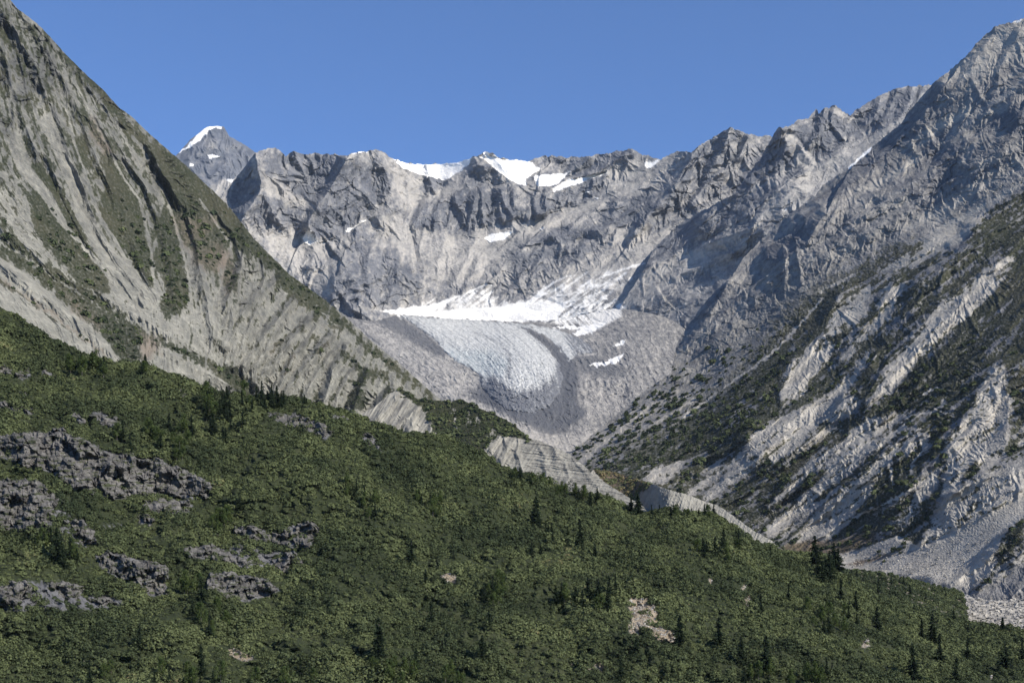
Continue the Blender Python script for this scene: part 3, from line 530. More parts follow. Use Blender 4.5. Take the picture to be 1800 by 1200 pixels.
for i in range(len(LG)-1):
    wide = i >= 4
    crest(rl, between((LG[i][1], LG[i+1][1]), .5), 6 if wide else 9, 26 if wide else 15, 1.7 if wide else 1.3, 1.35 if wide else 1.0, sp=15, ang=33, depth=2 if wide else 1, ln=1.0)
for a in (cM((1480, 320), (1300, 480), (1200, 680)), cM((1560, 430), (1420, 600), (1280, 780)), cM((1660, 520), (1500, 700), (1350, 880)), cM((1750, 620), (1600, 800), (1480, 960)), cG((330, 480), (260, 600), (200, 780)), cG((440, 600), (400, 700), (360, 830)), cG((560, 700), (500, 780), (450, 860)), cM((1290, 180), (1250, 330), (1190, 470))):
    crest(rl, a, 16, 30, 1.9, 1.5, sp=15, ang=36, depth=2)
for a in (cL((0, 40), (80, 160), (180, 330), (250, 520)), cL((100, 60), (230, 230), (340, 420), (430, 600)), cL((180, 130), (330, 300), (480, 480), (620, 640)), cL((380, 420), (520, 640), (600, 800)), cL((20, 300), (80, 480), (120, 640), (200, 800)), cL((800, 800), (870, 930), (960, 1080)), cM((0, 60), (130, 150), (260, 270), (420, 370)), cM((0, 250), (200, 400), (420, 560), (600, 740)), cM((840, 690), (1000, 770), (1150, 860), (1280, 930)), cM((540, 420), (760, 540), (1000, 700))):
    crest(rl, a, 14, 14, 1.1, .7, sp=10, ang=38, depth=2)
for pts, wl, wr, a, b in ((cM((1100, 260), (1110, 400), (1150, 560), (1200, 740)), 22, 20, 12, 10), (cM((1290, 170), (1250, 380), (1210, 560)), 14, 12, 8, 6), (cM((1480, 370), (1400, 480), (1330, 560), (1240, 700)), 16, 18, 10, 12), (cM((1560, 440), (1450, 600), (1340, 800)), 12, 20, 9, 10),
                          (cM((1700, 560), (1560, 700), (1440, 900)), 14, 18, 9, 10), (cM((1740, 600), (1640, 760), (1540, 940)), 12, 16, 8, 9), (cG((430, 450), (330, 560), (190, 760)), 12, 18, 9, 9), (cG((560, 620), (440, 640), (370, 830)), 10, 16, 8, 8),
                          (cM((1000, 420), (1080, 300), (1120, 260)), 8, 20, 8, 5), (cM((550, 420), (760, 540), (1000, 700), (1200, 800)), 12, 22, 8, 8),
                          (cM((0, 50), (130, 140), (250, 260), (420, 360)), 22, 10, 10, 6), (cM((0, 200), (300, 420), (640, 770)), 14, 14, -5, -7), (cL((0, 60), (120, 230), (250, 480)), 20, 30, 12, 6), (cL((430, 560), (560, 780), (620, 900)), 14, 16, 7, 5),
                          (cL((760, 760), (850, 900), (930, 1050)), 14, 14, 6, 4), (cL((200, 700), (300, 900), (350, 1050)), 12, 16, 7, 5)):
    spur(lk, pts, wl, wr, a, b)
for poly in (cL((560, 790), (620, 860), (660, 960), (740, 1080), (760, 1200), (580, 1200), (545, 1100), (555, 960)), cL((620, 620), (760, 740), (850, 790), (930, 830), (1000, 890), (1150, 1040), (1290, 1210), (940, 1210), (900, 1090), (830, 950), (850, 880), (800, 790), (700, 720)),
             cL((150, 900), (180, 850), (290, 970), (330, 1060), (400, 1150), (430, 1210), (190, 1210), (160, 1050)), cL((430, 590), (500, 680), (570, 770), (590, 790), (560, 720), (470, 620)), cL((400, 730), (460, 720), (460, 830), (420, 900), (400, 830)),
             cM((190, 20), (300, 0), (400, 50), (520, 200), (570, 330), (570, 400), (520, 410), (430, 370), (370, 290), (280, 200), (200, 100)), cM((560, 0), (740, 0), (750, 80), (800, 180), (820, 380), (780, 350), (720, 270), (650, 180), (600, 120)),
             cM((800, 0), (940, 0), (920, 60), (960, 200), (990, 320), (1000, 420), (960, 500), (880, 540), (840, 470), (880, 360), (830, 250), (830, 150)),
             cM((970, 0), (1270, 0), (1330, 80), (1450, 200), (1560, 300), (1700, 430), (1800, 540), (1800, 600), (1700, 540), (1480, 370), (1440, 280), (1280, 180), (1200, 160), (1120, 280), (1050, 240), (1010, 160), (950, 110)),
             cM((1170, 290), (1240, 240), (1240, 400), (1190, 390)), cG((0, 90), (130, 180), (250, 290), (420, 450), (560, 560), (700, 670), (790, 750), (700, 700), (600, 620), (450, 500), (330, 370), (200, 280), (60, 190), (0, 170)),
             cM((0, 90), (80, 110), (200, 230), (350, 320), (500, 410), (620, 500), (740, 590), (830, 640), (1000, 720), (1160, 790), (1250, 830), (1340, 910), (1330, 960), (1200, 890), (1080, 790), (980, 750), (860, 680), (760, 640), (740, 740), (720, 800), (640, 770), (560, 640), (420, 520), (300, 420), (150, 300), (0, 200)),
             cG((300, 510), (350, 540), (420, 590), (510, 600), (560, 680), (640, 740), (700, 760), (700, 800), (600, 730), (520, 640), (440, 615), (370, 590)), cG((390, 620), (440, 620), (420, 700), (420, 800), (330, 800), (360, 700)), cG((530, 730), (570, 700), (580, 780), (540, 860), (500, 850)),
             cL((620, 560), (640, 600), (600, 600), (500, 470), (380, 340), (330, 280), (350, 290), (450, 390)), cM((0, 0), (40, 30), (60, 100), (0, 40))):
    paint(lveg, poly, 1., 10)
paint(lveg, cM((700, 600), (760, 640), (740, 740), (720, 800), (660, 780), (620, 700)), 1, 5)
for a in (cM((0, 130), (160, 235), (300, 335), (480, 450), (620, 550)), cG((170, 260), (330, 420), (480, 540), (700, 690))): stroke(lveg, a, 2, 1.5, .9, 'cut')
for poly in (cM((-400, 0), (0, 215), (150, 310), (300, 430), (420, 530), (560, 650), (640, 770), (540, 730), (380, 610), (200, 480), (0, 330), (-400, 100)), cM((-400, 180), (0, 355), (200, 495), (400, 630), (540, 740), (420, 720), (250, 640), (100, 540), (0, 470), (-400, 300)), cM((845, 690), (880, 690), (980, 760), (1080, 800), (1200, 880), (1290, 945), (1100, 960), (950, 900), (830, 820))): paint(lbare, poly, 1., 4)
for poly in (cM((1000, 180), (1180, 120), (1230, 260), (1140, 300), (1020, 250)), cM((730, 600), (840, 640), (840, 720), (740, 760)), cM((1180, 290), (1240, 260), (1230, 400), (1190, 400)), cM((330, 400), (560, 540), (520, 600), (380, 500)), cL((480, 620), (600, 800), (560, 830), (470, 700)), cM((900, 0), (1150, 0), (1100, 120), (980, 160))):
    paint(lbrown, poly, .8, 10)
for a in (cM((0, 330), (200, 470), (400, 610), (560, 730)), cM((1430, 720), (1490, 640)), cM((1680, 720), (1720, 680)), cG((180, 510), (230, 465)), cM((1740, 560), (1800, 620)), cM((1500, 830), (1550, 730))): stroke(lveg, a, 3, 2, .9); stroke(lbrown, a, 3, 2, .6)
for poly, v in ((cL((60, 260), (250, 250), (300, 330), (280, 480), (200, 500), (120, 480), (60, 380)), .9), (cL((0, 0), (60, 60), (100, 200), (60, 280), (0, 300)), .6), (cL((0, 330), (80, 330), (60, 440), (0, 460)), .8), (cL((60, 480), (170, 490), (160, 560), (80, 560)), .9), (cL((0, 600), (80, 640), (60, 720), (0, 700)), .8),
                (cL((330, 280), (480, 400), (640, 580), (560, 560), (400, 400)), .9), (cL((130, 140), (250, 180), (330, 280), (240, 240)), .6)):
    paint(lrock, poly, v, 8)
TOPL = [(-250, -330), (-80, -110), (0, -22)]+cL((55, 0), (90, 45), (190, 120), (255, 185), (350, 290), (450, 390), (540, 470), (620, 560), (700, 620), (760, 680), (850, 760), (925, 825), (1000, 890), (1100, 985), (1200, 1080), (1290, 1195))+\
    cG((-160, -90), (-70, 0), (30, 100), (140, 178), (215, 232), (330, 325), (450, 440), (600, 560), (700, 650), (800, 738), (900, 800))+[(850, 760), (900, 830)]
dL = tps_map([(-250, -300, 2700), (0, -20, 2650), (150, 130, 2750), (300, 270, 2740), (430, 398, 2740), (545, 510, 2640), (650, 607, 2540), (770, 700, 2500), (900, 850, 2450), (-250, 200, 2200), (0, 250, 2250), (150, 300, 2400), (300, 400, 2600), (430, 500, 2500), (550, 600, 2450), (680, 680, 2440),
              (-250, 560, 1600), (0, 420, 1950), (0, 560, 1650), (150, 480, 2050), (120, 600, 1700), (200, 640, 1700), (280, 560, 2000), (330, 680, 1800), (400, 650, 2100), (500, 700, 2230), (620, 740, 2320), (400, 730, 2060), (700, 770, 2380), (300, 800, 1600), (700, 850, 2250), (0, 750, 1400), (-250, 750, 1350)], log=True)
def cellr(px, py, s): return ridged(px/s, py/s, 4, .6, 97)
def dLD(px, py):
    v = lfl(px, py); wx = fbm(px/35, py/35, 3, .5, 101)*6; wy = fbm(px/35, py/35, 3, .5, 102)*6
    vg = lveg.get(px+wx*.6, py+wy*.6); rk = lrock.get(px+wx, py+wy)
    bare = 1-vg*.65
    low = sm(-60, 60, py-(px*.55+330))      # the eroded lower flank
    g = ridged(v*2.7+wx*.075, py/110, 4, .62, 103)*(4.0+7*low)*bare+ridged(v*1.6+.4, py/200, 2, .5, 104)*12
    return 1.0*lk.get(px+wx*.5, py+wy*.5)+2.2*rl.get(px+wx*.45, py+wy*.45)+(facet((px+wx)/34, (py+wy)/34, 98)*16+facet((px+wx)/12, (py+wy)/12, 99)*6)*rk+g+ridged((px+wx)/9, (py+wy)/13, 4, .62, 105)*(2.8+3.0*rk)*bare+ridged((px+wx)/26, (py+wy)/26, 4, .6, 106)*9*rk+fbm(px/4, py/4, 2, .6, 107)*1.2*vg+fbm((px+wx)/22, (py+wy)/22, 3, .6, 108)*1.8
def mL(px, py, D):
    M = np.zeros(px.shape+(4,), np.float32); v = lfl(px, py); n = fbm(px/11, py/15, 4, .65, 110); st = fbm(v*5, py/45, 4, .65, 111)
    wx = px+7*fbm(px/14, py/20, 4, .6, 112); wy = py+9*fbm(px/14, py/20, 4, .6, 113)
    ba = lbare.get(px+3*n, py); low = sm(-60, 60, py-(px*.55+330)); nat = .62*(1-low)*(1-.5*sm(380, 520, py))+.2*low
    M[..., 0] = sm(.40, .60, lveg.get(wx, wy)*.85+.06+nat*(.66)+st*.6+n*.55)*(1-sm(.4, .8, ba+n*.35))
    ln_ = sm(.26, .42, ridged(v*5+.15*n, py/70, 4, .6, 115))*.55*(.4+.6*low)  # gully darkness drawn into the colour to sharpen the relief
    M[..., 2] = np.clip(.54-ln_-.6*lrock.get(wx, wy)+st*.55+n*.4+.38*low, 0, 1); M[..., 3] = np.clip(lbrown.get(wx, wy)+n*.2, 0, 1)*.8
    fz = fbm(px/3.5, py/3.5, 2, .6, 114); M[..., 0] = np.clip(M[..., 0]*(1+fz*.5-.6*M[..., 3]), 0, 1); return M
o, LGd = layer("left_mountain", TOPL, [(-250, 760), (300, 800), (900, 880)], dL, dLD, mL, m_left, jag=.8, seed=5, step=1.6, back=10); tag(o, kind='structure')
# the pale bank with a green crest at the mountain's foot (in front of the flank)
TOPK = cM((760, 700), (850, 672), (960, 742), (1080, 790), (1200, 885), (1300, 945), (1380, 1000))
# ================================================================== MORAINE BLUFFS beyond the ridge
bv = Map(); bp_ = Map(); bbk = Map()
TOPU = [(560, 720), (600, 705)]+cG((390, 790), (470, 800), (560, 720), (620, 700), (700, 752), (800, 760), (880, 765), (930, 752), (1000, 790), (1100, 830), (1200, 880), (1290, 960), (1340, 970), (1500, 1040), (1600, 1120))+cB((160, 530), (300, 620), (430, 700), (560, 780))+[(1200, 940)]
TOPU[0:3] = [(560, 760)]
dU = tps_map([(560, 720, 1950), (640, 690, 1980), (760, 700, 1960), (810, 700, 1950), (900, 745, 1880), (1000, 797, 1800), (1100, 870, 1700), (1200, 940, 1600), (640, 760, 1900), (760, 770, 1880), (860, 790, 1830), (900, 820, 1800), (1000, 870, 1720), (560, 900, 1750), (900, 950, 1680), (1200, 1000, 1530)], log=True)
for poly in (cG((500, 640), (700, 700), (800, 760), (930, 745), (1050, 795), (1200, 865), (1310, 975), (1200, 950), (1130, 945), (1060, 1010), (1040, 1040), (900, 1000), (850, 940), (790, 930), (770, 880), (730, 800), (650, 745)),): paint(bv, poly, 1.1, 7)
for a in (cG((895, 810), (900, 900)), cG((965, 820), (960, 900)), cG((1020, 850), (1000, 900)), cG((1110, 900), (1060, 980))): stroke(bv, a, 2.5, 1.5, .9, 'cut')
for i, a in enumerate((cG((660, 750), (600, 830), (520, 890)), cG((700, 790), (640, 900)), cG((1160, 935), (1080, 1020)), cG((1230, 950), (1120, 1060)), cG((600, 720), (470, 870)), cG((1420, 1010), (1440, 1060)))): spur(bbk, a, 10, 10, 5, 8)
ru = Map()
for a, h in ((cG((715, 790), (640, 850), (560, 900)), 12), (cG((715, 760), (690, 850), (660, 940)), 12), (cG((760, 840), (770, 900), (780, 950)), 9), (cG((600, 730), (540, 800), (480, 880)), 10), (cG((1150, 935), (1090, 990), (1040, 1050)), 9), (cG((1170, 940), (1180, 1010), (1150, 1090)), 11), (cG((1240, 950), (1230, 1040), (1260, 1130)), 10), (cG((1340, 980), (1370, 1060), (1380, 1160)), 10), (cG((1430, 1020), (1480, 1100), (1500, 1180)), 9), (cG((1520, 1070), (1580, 1130), (1640, 1200)), 8)):
    crest(ru, a, h*.5, h*1.3, 1.5, 1.2, sp=8, ang=36, depth=2)
def dUD(px, py):
    k = sm(870, 950, px); wx = fbm(px/25, py/25, 3, .5, 121)*6; vg = bv.get(px+wx, py); lay = ridged(px/260, (py-.12*px+wx*.3)/5.5, 3, .6, 122)*4
    k = sm(870, 950, px); rill = ridged((px+py*.6)/8, py/60, 4, .62, 123)*4
    return bbk.get(px+wx*.4, py)+1.2*ru.get(px+wx*.9, py+wx*.6)*(1-vg*.6)*(1-.6*k)+(lay*k+rill*(1-.45*k))*(1-vg*.8)+fbm(px/30, py/30, 3, .5, 124)*4+fbm(px/3.5, py/3.5, 2, .6, 125)*.9*vg
def mU(px, py, D):
    M = np.zeros(px.shape+(4,), np.float32); n = fbm(px/9, py/9, 4, .65, 126); lay = fbm(px/70, (py-.12*px+6*fbm(px/40, py/40, 2, .5, 128))/2.6, 3, .6, 127); k = sm(870, 950, px); lay = lay*k+(1-k)*fbm((px+py*.6)/4, py/40, 3, .6, 129)*1.1; k = 1.
    M[..., 0] = sm(.4, .6, bv.get(px+12*n, py+9*n)+.55*n); M[..., 2] = np.clip(.55+n*.5+lay*1.5*k, 0, 1); return M
o, UG = layer("moraine_bluff", TOPU, [(560, 900), (1200, 990)], dU, dUD, mU, m_blf, jag=.6, seed=6, step=1.3); tag(o, kind='structure')
# second bluff: brown hump and grey gully wall
TOPW = [(1030, 840)]+cB((170, 500), (330, 522), (450, 560), (520, 590), (600, 605), (700, 640), (850, 680), (950, 722), (1050, 752), (1150, 820), (1300, 930), (1430, 1000), (1490, 1055), (1600, 1100))+[(1440, 990)]
dW = tps_map([(1030, 830, 1950), (1112, 840, 1900), (1150, 851, 1700), (1237, 880, 1640), (1325, 932, 1560), (1440, 985, 1480), (1100, 900, 1750), (1200, 930, 1600), (1350, 1000, 1480), (1030, 940, 1700), (1440, 1040, 1400)], log=True)
bw = Map(); paint(bw, cB((160, 490), (330, 515), (450, 552), (600, 595), (500, 660), (490, 720), (430, 710), (300, 640)), 1.1, 3)
wk = Map()
for a in (cB((600, 610), (540, 740)), cB((700, 640), (690, 760)), cB((790, 665), (800, 780)), cB((640, 620), (620, 740))): spur(wk, a, 6, 9, 4, 3)
def mW(px, py, D):
    M = np.zeros(px.shape+(4,), np.float32); n = fbm(px/5, py/5, 4, .65, 131); b = sm(.4, .6, bw.get(px+3*n, py+3*n))
    M[..., 0] = b*np.clip(.55+n*1.2, 0, 1); M[..., 3] = b; M[..., 2] = np.clip(.55+n*.4+.3*sm(1240, 1270, px), 0, 1); return M
o, WG = layer("gully_bluff", TOPW, [(1030, 960), (1440, 1040)], dW, lambda x, y: wk.get(x, y)+ridged((x+y*.4)/7, y/60, 3, .6, 132)*3.5+ridged(x/5, y/5, 3, .6, 133)*2.2, mW, m_blf, jag=.5, seed=7, step=1.3); tag(o, kind='structure')

# ================================================================== RIGHT MOUNTAIN
RG = [(0, [(1640, 160), (1500, 300), (1367, 397), (1260, 510), (1200, 600)]), (2, [(1850, 170), (1650, 290), (1500, 380), (1400, 450), (1250, 590), (1130, 690), (1020, 770)]), (4, [(1850, 300), (1700, 373), (1500, 457), (1400, 497), (1310, 557), (1180, 660), (1060, 770), (1020, 810)]),
      (5.5, [(1850, 340), (1700, 420), (1593, 497), (1540, 560), (1500, 593), (1433, 663), (1407, 700), (1310, 777), (1215, 845)]), (7, [(1850, 410), (1740, 523), (1657, 597), (1560, 693), (1507, 723), (1417, 800), (1330, 860), (1280, 895)]),
      (8.5, [(1850, 520), (1700, 640), (1600, 720), (1500, 800), (1420, 860), (1330, 930)]), (10, [(1850, 670), (1720, 740), (1640, 800), (1560, 860), (1480, 920), (1410, 965)]), (11.5, [(1850, 770), (1740, 840), (1680, 880), (1600, 940), (1500, 985)]), (13, [(1850, 880), (1730, 950), (1650, 1010), (1600, 1030)])]
rfl = flow(RG)
rk_ = Map(); rveg = Map(); rpale = Map(); rdark = Map(); rgrav = Map(); rbrown = Map()
for v, pts in RG:
    if v >= 5.5: spur(rk_, pts, 14, 14, -7, -9)
rq = Map()
net(rk_, rq, (([(1643, 143), (1583, 220), (1487, 300), (1400, 370)], 20, 70, 30, 24), ([(1402, 378), (1372, 418), (1335, 458)], 9, 60, 28, 14), ([(1480, 340), (1450, 400), (1400, 440)], 10, 40, 14, 8), ([(1278, 496), (1256, 518), (1238, 542)], 8, 40, 18, 8),
                          ([(1750, 50), (1700, 130), (1640, 200), (1580, 290)], 30, 60, 20, 12), ([(1800, 150), (1740, 190), (1690, 260)], 30, 40, 20, 10), ([(1700, 210), (1640, 300), (1560, 340)], 14, 50, 16, 10), ([(1620, 250), (1560, 330), (1500, 350)], 16, 30, 12, 8),
                          (cR((1600, 760), (1560, 850), (1520, 960), (1400, 1120)), 14, 40, 14, 16), (cR((1680, 720), (1720, 900), (1700, 1180)), 34, 18, 12, 14), (cR((1540, 20), (1450, 120), (1380, 200), (1200, 330)), 10, 55, 26, 12), (cR((1500, 310), (1350, 420), (1200, 590), (1100, 700), (980, 920)), 9, 42, 14, 16),
                          (cR((960, 750), (880, 860), (830, 920)), 9, 50, 18, 14), (cR((1110, 290), (1000, 480), (840, 690)), 9, 26, 10, 10), (cR((800, 380), (700, 560), (560, 700), (520, 880)), 9, 45, 14, 12), (cR((340, 1110), (620, 950), (940, 880)), 8, 30, 12, 12),
                          (cS((700, 100), (420, 240), (240, 420), (0, 560)), 10, 26, 12, 8), (cS((1040, 0), (820, 160), (640, 350), (400, 500)), 10, 40, 14, 10), (cS((1250, 60), (1180, 170), (980, 400), (800, 560)), 10, 40, 12, 8), (cS((900, 190), (940, 300), (900, 440)), 24, 8, 8, 6),
                          (cS((1320, 420), (1250, 560), (1130, 700), (1000, 850)), 12, 40, 16, 8), (cS((1800, 240), (1540, 320), (1470, 350), (1320, 440)), 12, 40, 14, 10), (cS((1720, 400), (1600, 520), (1400, 650)), 10, 26, 14, 6), (cS((1800, 600), (1620, 780), (1300, 1000), (1200, 1090)), 10, 50, 20, 12),
                          (cS((1800, 880), (1600, 1030), (1450, 1150)), 8, 40, 14, 10), (cS((1440, 230), (1500, 310)), 20, 10, 8, 8), (cS((1000, 470), (900, 640), (780, 760)), 12, 24, 8, 5),
    ([(1790, 60), (1760, 120), (1740, 190), (1700, 260)], 26, 34, 18, 8), ([(1850, 120), (1800, 200), (1760, 260), (1700, 300)], 24, 34, 18, 8), ([(1690, 130), (1660, 190), (1620, 240)], 18, 26, 14, 7), ([(1560, 260), (1520, 310), (1460, 350)], 14, 26, 13, 7), ([(1660, 300), (1600, 340), (1540, 360), (1480, 400)], 14, 28, 13, 7),
    ([(1780, 240), (1720, 300), (1640, 330)], 16, 28, 13, 7), ([(1440, 390), (1400, 440), (1340, 490)], 12, 28, 13, 7), ([(1500, 400), (1440, 440), (1380, 470), (1300, 540)], 12, 28, 11, 7), ([(1330, 480), (1280, 540), (1220, 600), (1160, 670)], 12, 26, 11, 7), ([(1290, 570), (1220, 630), (1150, 690), (1080, 750)], 12, 24, 9, 6),
    ([(1620, 350), (1540, 400), (1440, 450)], 12, 26, 9, 6), ([(1420, 520), (1340, 590), (1260, 660), (1180, 730)], 12, 26, 10, 7), ([(1240, 560), (1200, 620), (1160, 660)], 12, 24, 10, 6)), sp=12, depth=2, ang=38)
for pts, wl, wr, a, b in (([(1448, 375), (1418, 425), (1372, 462)], 40, 120, 78, 70), ([(1282, 492), (1268, 522), (1246, 548)], 24, 90, 44, 40), ([(1660, 150), (1605, 225), (1540, 285), (1470, 345), (1405, 395)], 30, 130, 56, 50), ([(1790, 200), (1760, 240), (1700, 290)], 34, 110, 50, 40),
                          ([(1700, 250), (1640, 300), (1560, 350)], 22, 90, 34, 30), ([(1720, 400), (1660, 450), (1600, 500)], 18, 90, 40, 30), ([(1540, 655), (1510, 690), (1485, 705)], 18, 60, 40, 34), ([(1590, 300), (1540, 340), (1500, 380)], 16, 70, 26, 20)):
    spur(rk_, pts, wl, wr, a, b)
for a, h0, h1, kl, kr in ((cR((1640, 190), (1500, 300), (1350, 410), (1200, 580), (1080, 700), (960, 900)), 26, 24, 1.8, .62), (cR((1130, 280), (1020, 440), (900, 600), (820, 700)), 15, 15, 1.6, .7), (cR((830, 350), (740, 520), (600, 660), (520, 860)), 22, 18, 1.6, .6),
                          (cR((620, 940), (480, 1020), (330, 1120)), 18, 18, 1.6, .62), (cR((940, 870), (760, 900), (620, 960)), 18, 18, 1.2, .62), (cS((300, 20), (120, 80), (-60, 200)), 18, 18, 1.4, .62), (cS((800, 60), (560, 160), (420, 250), (240, 440)), 20, 18, 1.5, .62), (cS((1040, 0), (830, 170), (640, 360)), 22, 20, 1.5, .62),
                          (cS((1270, 60), (1180, 180), (1000, 420), (860, 560)), 20, 18, 1.5, .62), (cR((1640, 740), (1560, 850), (1520, 960), (1400, 1120)), 30, 30, .9, .55), (cS((1820, 220), (1540, 320), (1400, 380), (1300, 470), (1240, 580)), 34, 26, 1.0, .62), (cS((1700, 420), (1560, 560), (1400, 680)), 16, 12, 1.2, .62), (cS((1850, 640), (1640, 800), (1400, 960), (1250, 1080)), 26, 22, 1.1, .6), (cS((1850, 900), (1620, 1040), (1480, 1140)), 22, 20, 1.1, .6)):
    crest(rq, a, h0, h1, kl, kr, sp=7, ang=52, depth=2, ln=1.0)
paint(rveg, [(1860, 300), (1800, 335), (1750, 350), (1715, 395), (1690, 440), (1640, 430), (1560, 425), (1500, 430), (1440, 460), (1400, 500), (1340, 515), (1290, 560), (1230, 610), (1150, 680), (1080, 740), (1000, 790), (1040, 900), (1200, 960), (1450, 970), (1560, 990), (1860, 900)], .74, 12)
for poly in ([(1010, 790), (1080, 735), (1180, 650), (1290, 560), (1400, 500), (1520, 455), (1580, 450), (1500, 540), (1440, 600), (1380, 680), (1290, 760), (1200, 820), (1060, 830)],): paint(rveg, poly, .93, 12)
for poly in (cS((440, 800), (700, 480), (780, 330), (930, 130), (1040, 250), (980, 360), (830, 560), (620, 740), (450, 830)), cS((0, 300), (280, 150), (560, 60), (620, 90), (430, 240), (180, 420), (0, 540)), cS((1340, 430), (1430, 240), (1520, 330), (1470, 350)), cS((1800, 590), (1800, 800), (1690, 900), (1480, 1150), (1440, 1150), (1590, 1000), (1620, 800)),
             cR((1700, 0), (1800, -40), (1850, 400), (1700, 620), (1500, 780), (1200, 980), (1000, 1100), (880, 1100), (960, 960), (1100, 860), (1300, 680), (1600, 400), (1640, 250)), cR((0, 980), (200, 820), (480, 640), (700, 420), (780, 450), (700, 580), (520, 780), (500, 950), (300, 1100), (100, 1200), (0, 1200)),
             cR((330, 470), (500, 350), (900, 220), (1300, 60), (1200, 130), (1000, 250), (800, 360), (600, 480), (300, 560)), cR((1800, 600), (1800, 900), (1720, 900), (1700, 740), (1620, 720), (1540, 800)), cR((1020, 660), (1200, 480), (1480, 280), (1350, 420), (1150, 620), (950, 780), (860, 900), (920, 780)),
             cS((1000, 300), (1150, 130), (1250, 60), (1180, 180), (980, 380), (760, 580), (800, 480)), cS((900, 560), (1030, 470), (1040, 520), (900, 680), (840, 660)), cS((1110, 620), (1250, 290), (1250, 420), (1200, 560)), cS((1020, 860), (1050, 810), (1190, 750), (1230, 770), (1130, 830))):
    paint(rveg, poly, 1., 8)
for poly in (cR((780, 430), (830, 350), (900, 330), (990, 300), (950, 470), (900, 530), (760, 600), (700, 620), (770, 520)), cR((1480, 320), (1600, 220), (1720, 140), (1760, 170), (1700, 260), (1620, 360), (1430, 540), (1350, 600), (1240, 700), (1080, 880), (980, 930), (1100, 700), (1200, 590), (1350, 410)),
             cR((1060, 310), (1180, 290), (1080, 480), (1000, 560), (900, 680), (830, 700), (940, 560), (1020, 470)), cR((520, 780), (580, 700), (640, 640), (760, 560), (800, 620), (700, 790), (620, 900), (560, 920), (520, 940)), cR((330, 1180), (340, 1110), (480, 1020), (620, 950), (800, 860), (1000, 640), (940, 760), (860, 900), (960, 870), (880, 990), (700, 1060), (500, 1170), (400, 1240)),
             cR((1600, 760), (1650, 720), (1700, 730), (1690, 830), (1730, 950), (1700, 1200), (1370, 1200), (1400, 1120), (1520, 960), (1560, 850)), cR((970, 1000), (1180, 980), (1100, 1050), (900, 1180), (780, 1240), (870, 1100)), cR((1200, 980), (1180, 1060), (1000, 1200), (960, 1180)),
             cS((0, 80), (120, 70), (300, 0), (560, 0), (400, 90), (280, 140), (130, 210), (0, 260)), cS((300, 200), (420, 130), (600, 90), (560, 110), (300, 330), (170, 450), (20, 560), (90, 470), (240, 260)), cS((420, 240), (560, 150), (680, 100), (800, 70), (760, 130), (700, 190), (560, 320), (440, 420), (300, 560), (100, 740), (0, 760), (0, 700), (200, 540), (400, 350)),
             cS((640, 350), (880, 140), (1040, 0), (1130, 80), (1100, 180), (1050, 60), (1000, 200), (940, 150), (830, 290), (780, 330), (700, 480), (560, 650), (420, 800), (200, 820), (300, 640), (500, 480)), cS((1230, 180), (1290, 80), (1360, 0), (1640, 0), (1640, 200), (1600, 270), (1510, 320), (1440, 240), (1320, 440), (1290, 560), (1180, 580), (1000, 800), (1200, 560), (1260, 240)),
             cS((1320, 440), (1470, 350), (1540, 320), (1800, 220), (1900, 200), (1900, 560), (1600, 720), (1400, 850), (1100, 900), (1000, 860), (1130, 720), (1200, 560)), cS((1010, 420), (1080, 380), (1180, 300), (1200, 380), (1040, 600), (900, 700), (1040, 520)), cS((1620, 780), (1600, 1000), (1440, 1140), (1200, 1090), (1400, 900)),
             cB((540, 580), (640, 450), (660, 500), (800, 420), (780, 520), (660, 600)), cB((940, 530), (1000, 480), (1060, 420), (1100, 470), (1040, 540)), cS((1800, 0), (1740, 120), (1800, 140)), cR((1400, 0), (1560, -60), (1500, 60), (1350, 130), (1200, 200), (1050, 230), (1200, 120)),
             cE((1800, 960), (1600, 1100), (1500, 1200), (1350, 1200), (1500, 1120)), cB((0, 760), (260, 560), (300, 560), (100, 740)), cB((820, 660), (1240, 360), (1600, 60), (1600, 150), (1340, 350), (860, 690)), cB((940, 700), (1180, 440), (1360, 400), (1360, 450), (1100, 620), (1000, 710))):
    paint(rpale, poly, 1., 7)
for a in (cS((1000, 330), (1030, 240), (1120, 130), (1130, 60)), cS((880, 400), (860, 280)), cS((450, 760), (600, 640), (860, 520), (1000, 440)), cR((0, 1000), (200, 860), (500, 640), (740, 370)), cR((960, 460), (980, 340)), cR((1080, 490), (1150, 300)), cR((1380, 920), (1340, 960), (1180, 1000)), cR((1270, 880), (1340, 840)),
          cB((100, 440), (600, 30)), cB((600, 180), (900, 0)), cS((120, 760), (500, 420)), cR((700, 350), (900, 250))): stroke(rpale, a, 2.2, 1.6, .9); stroke(rveg, a, 2.2, 1.6, .8, 'cut')
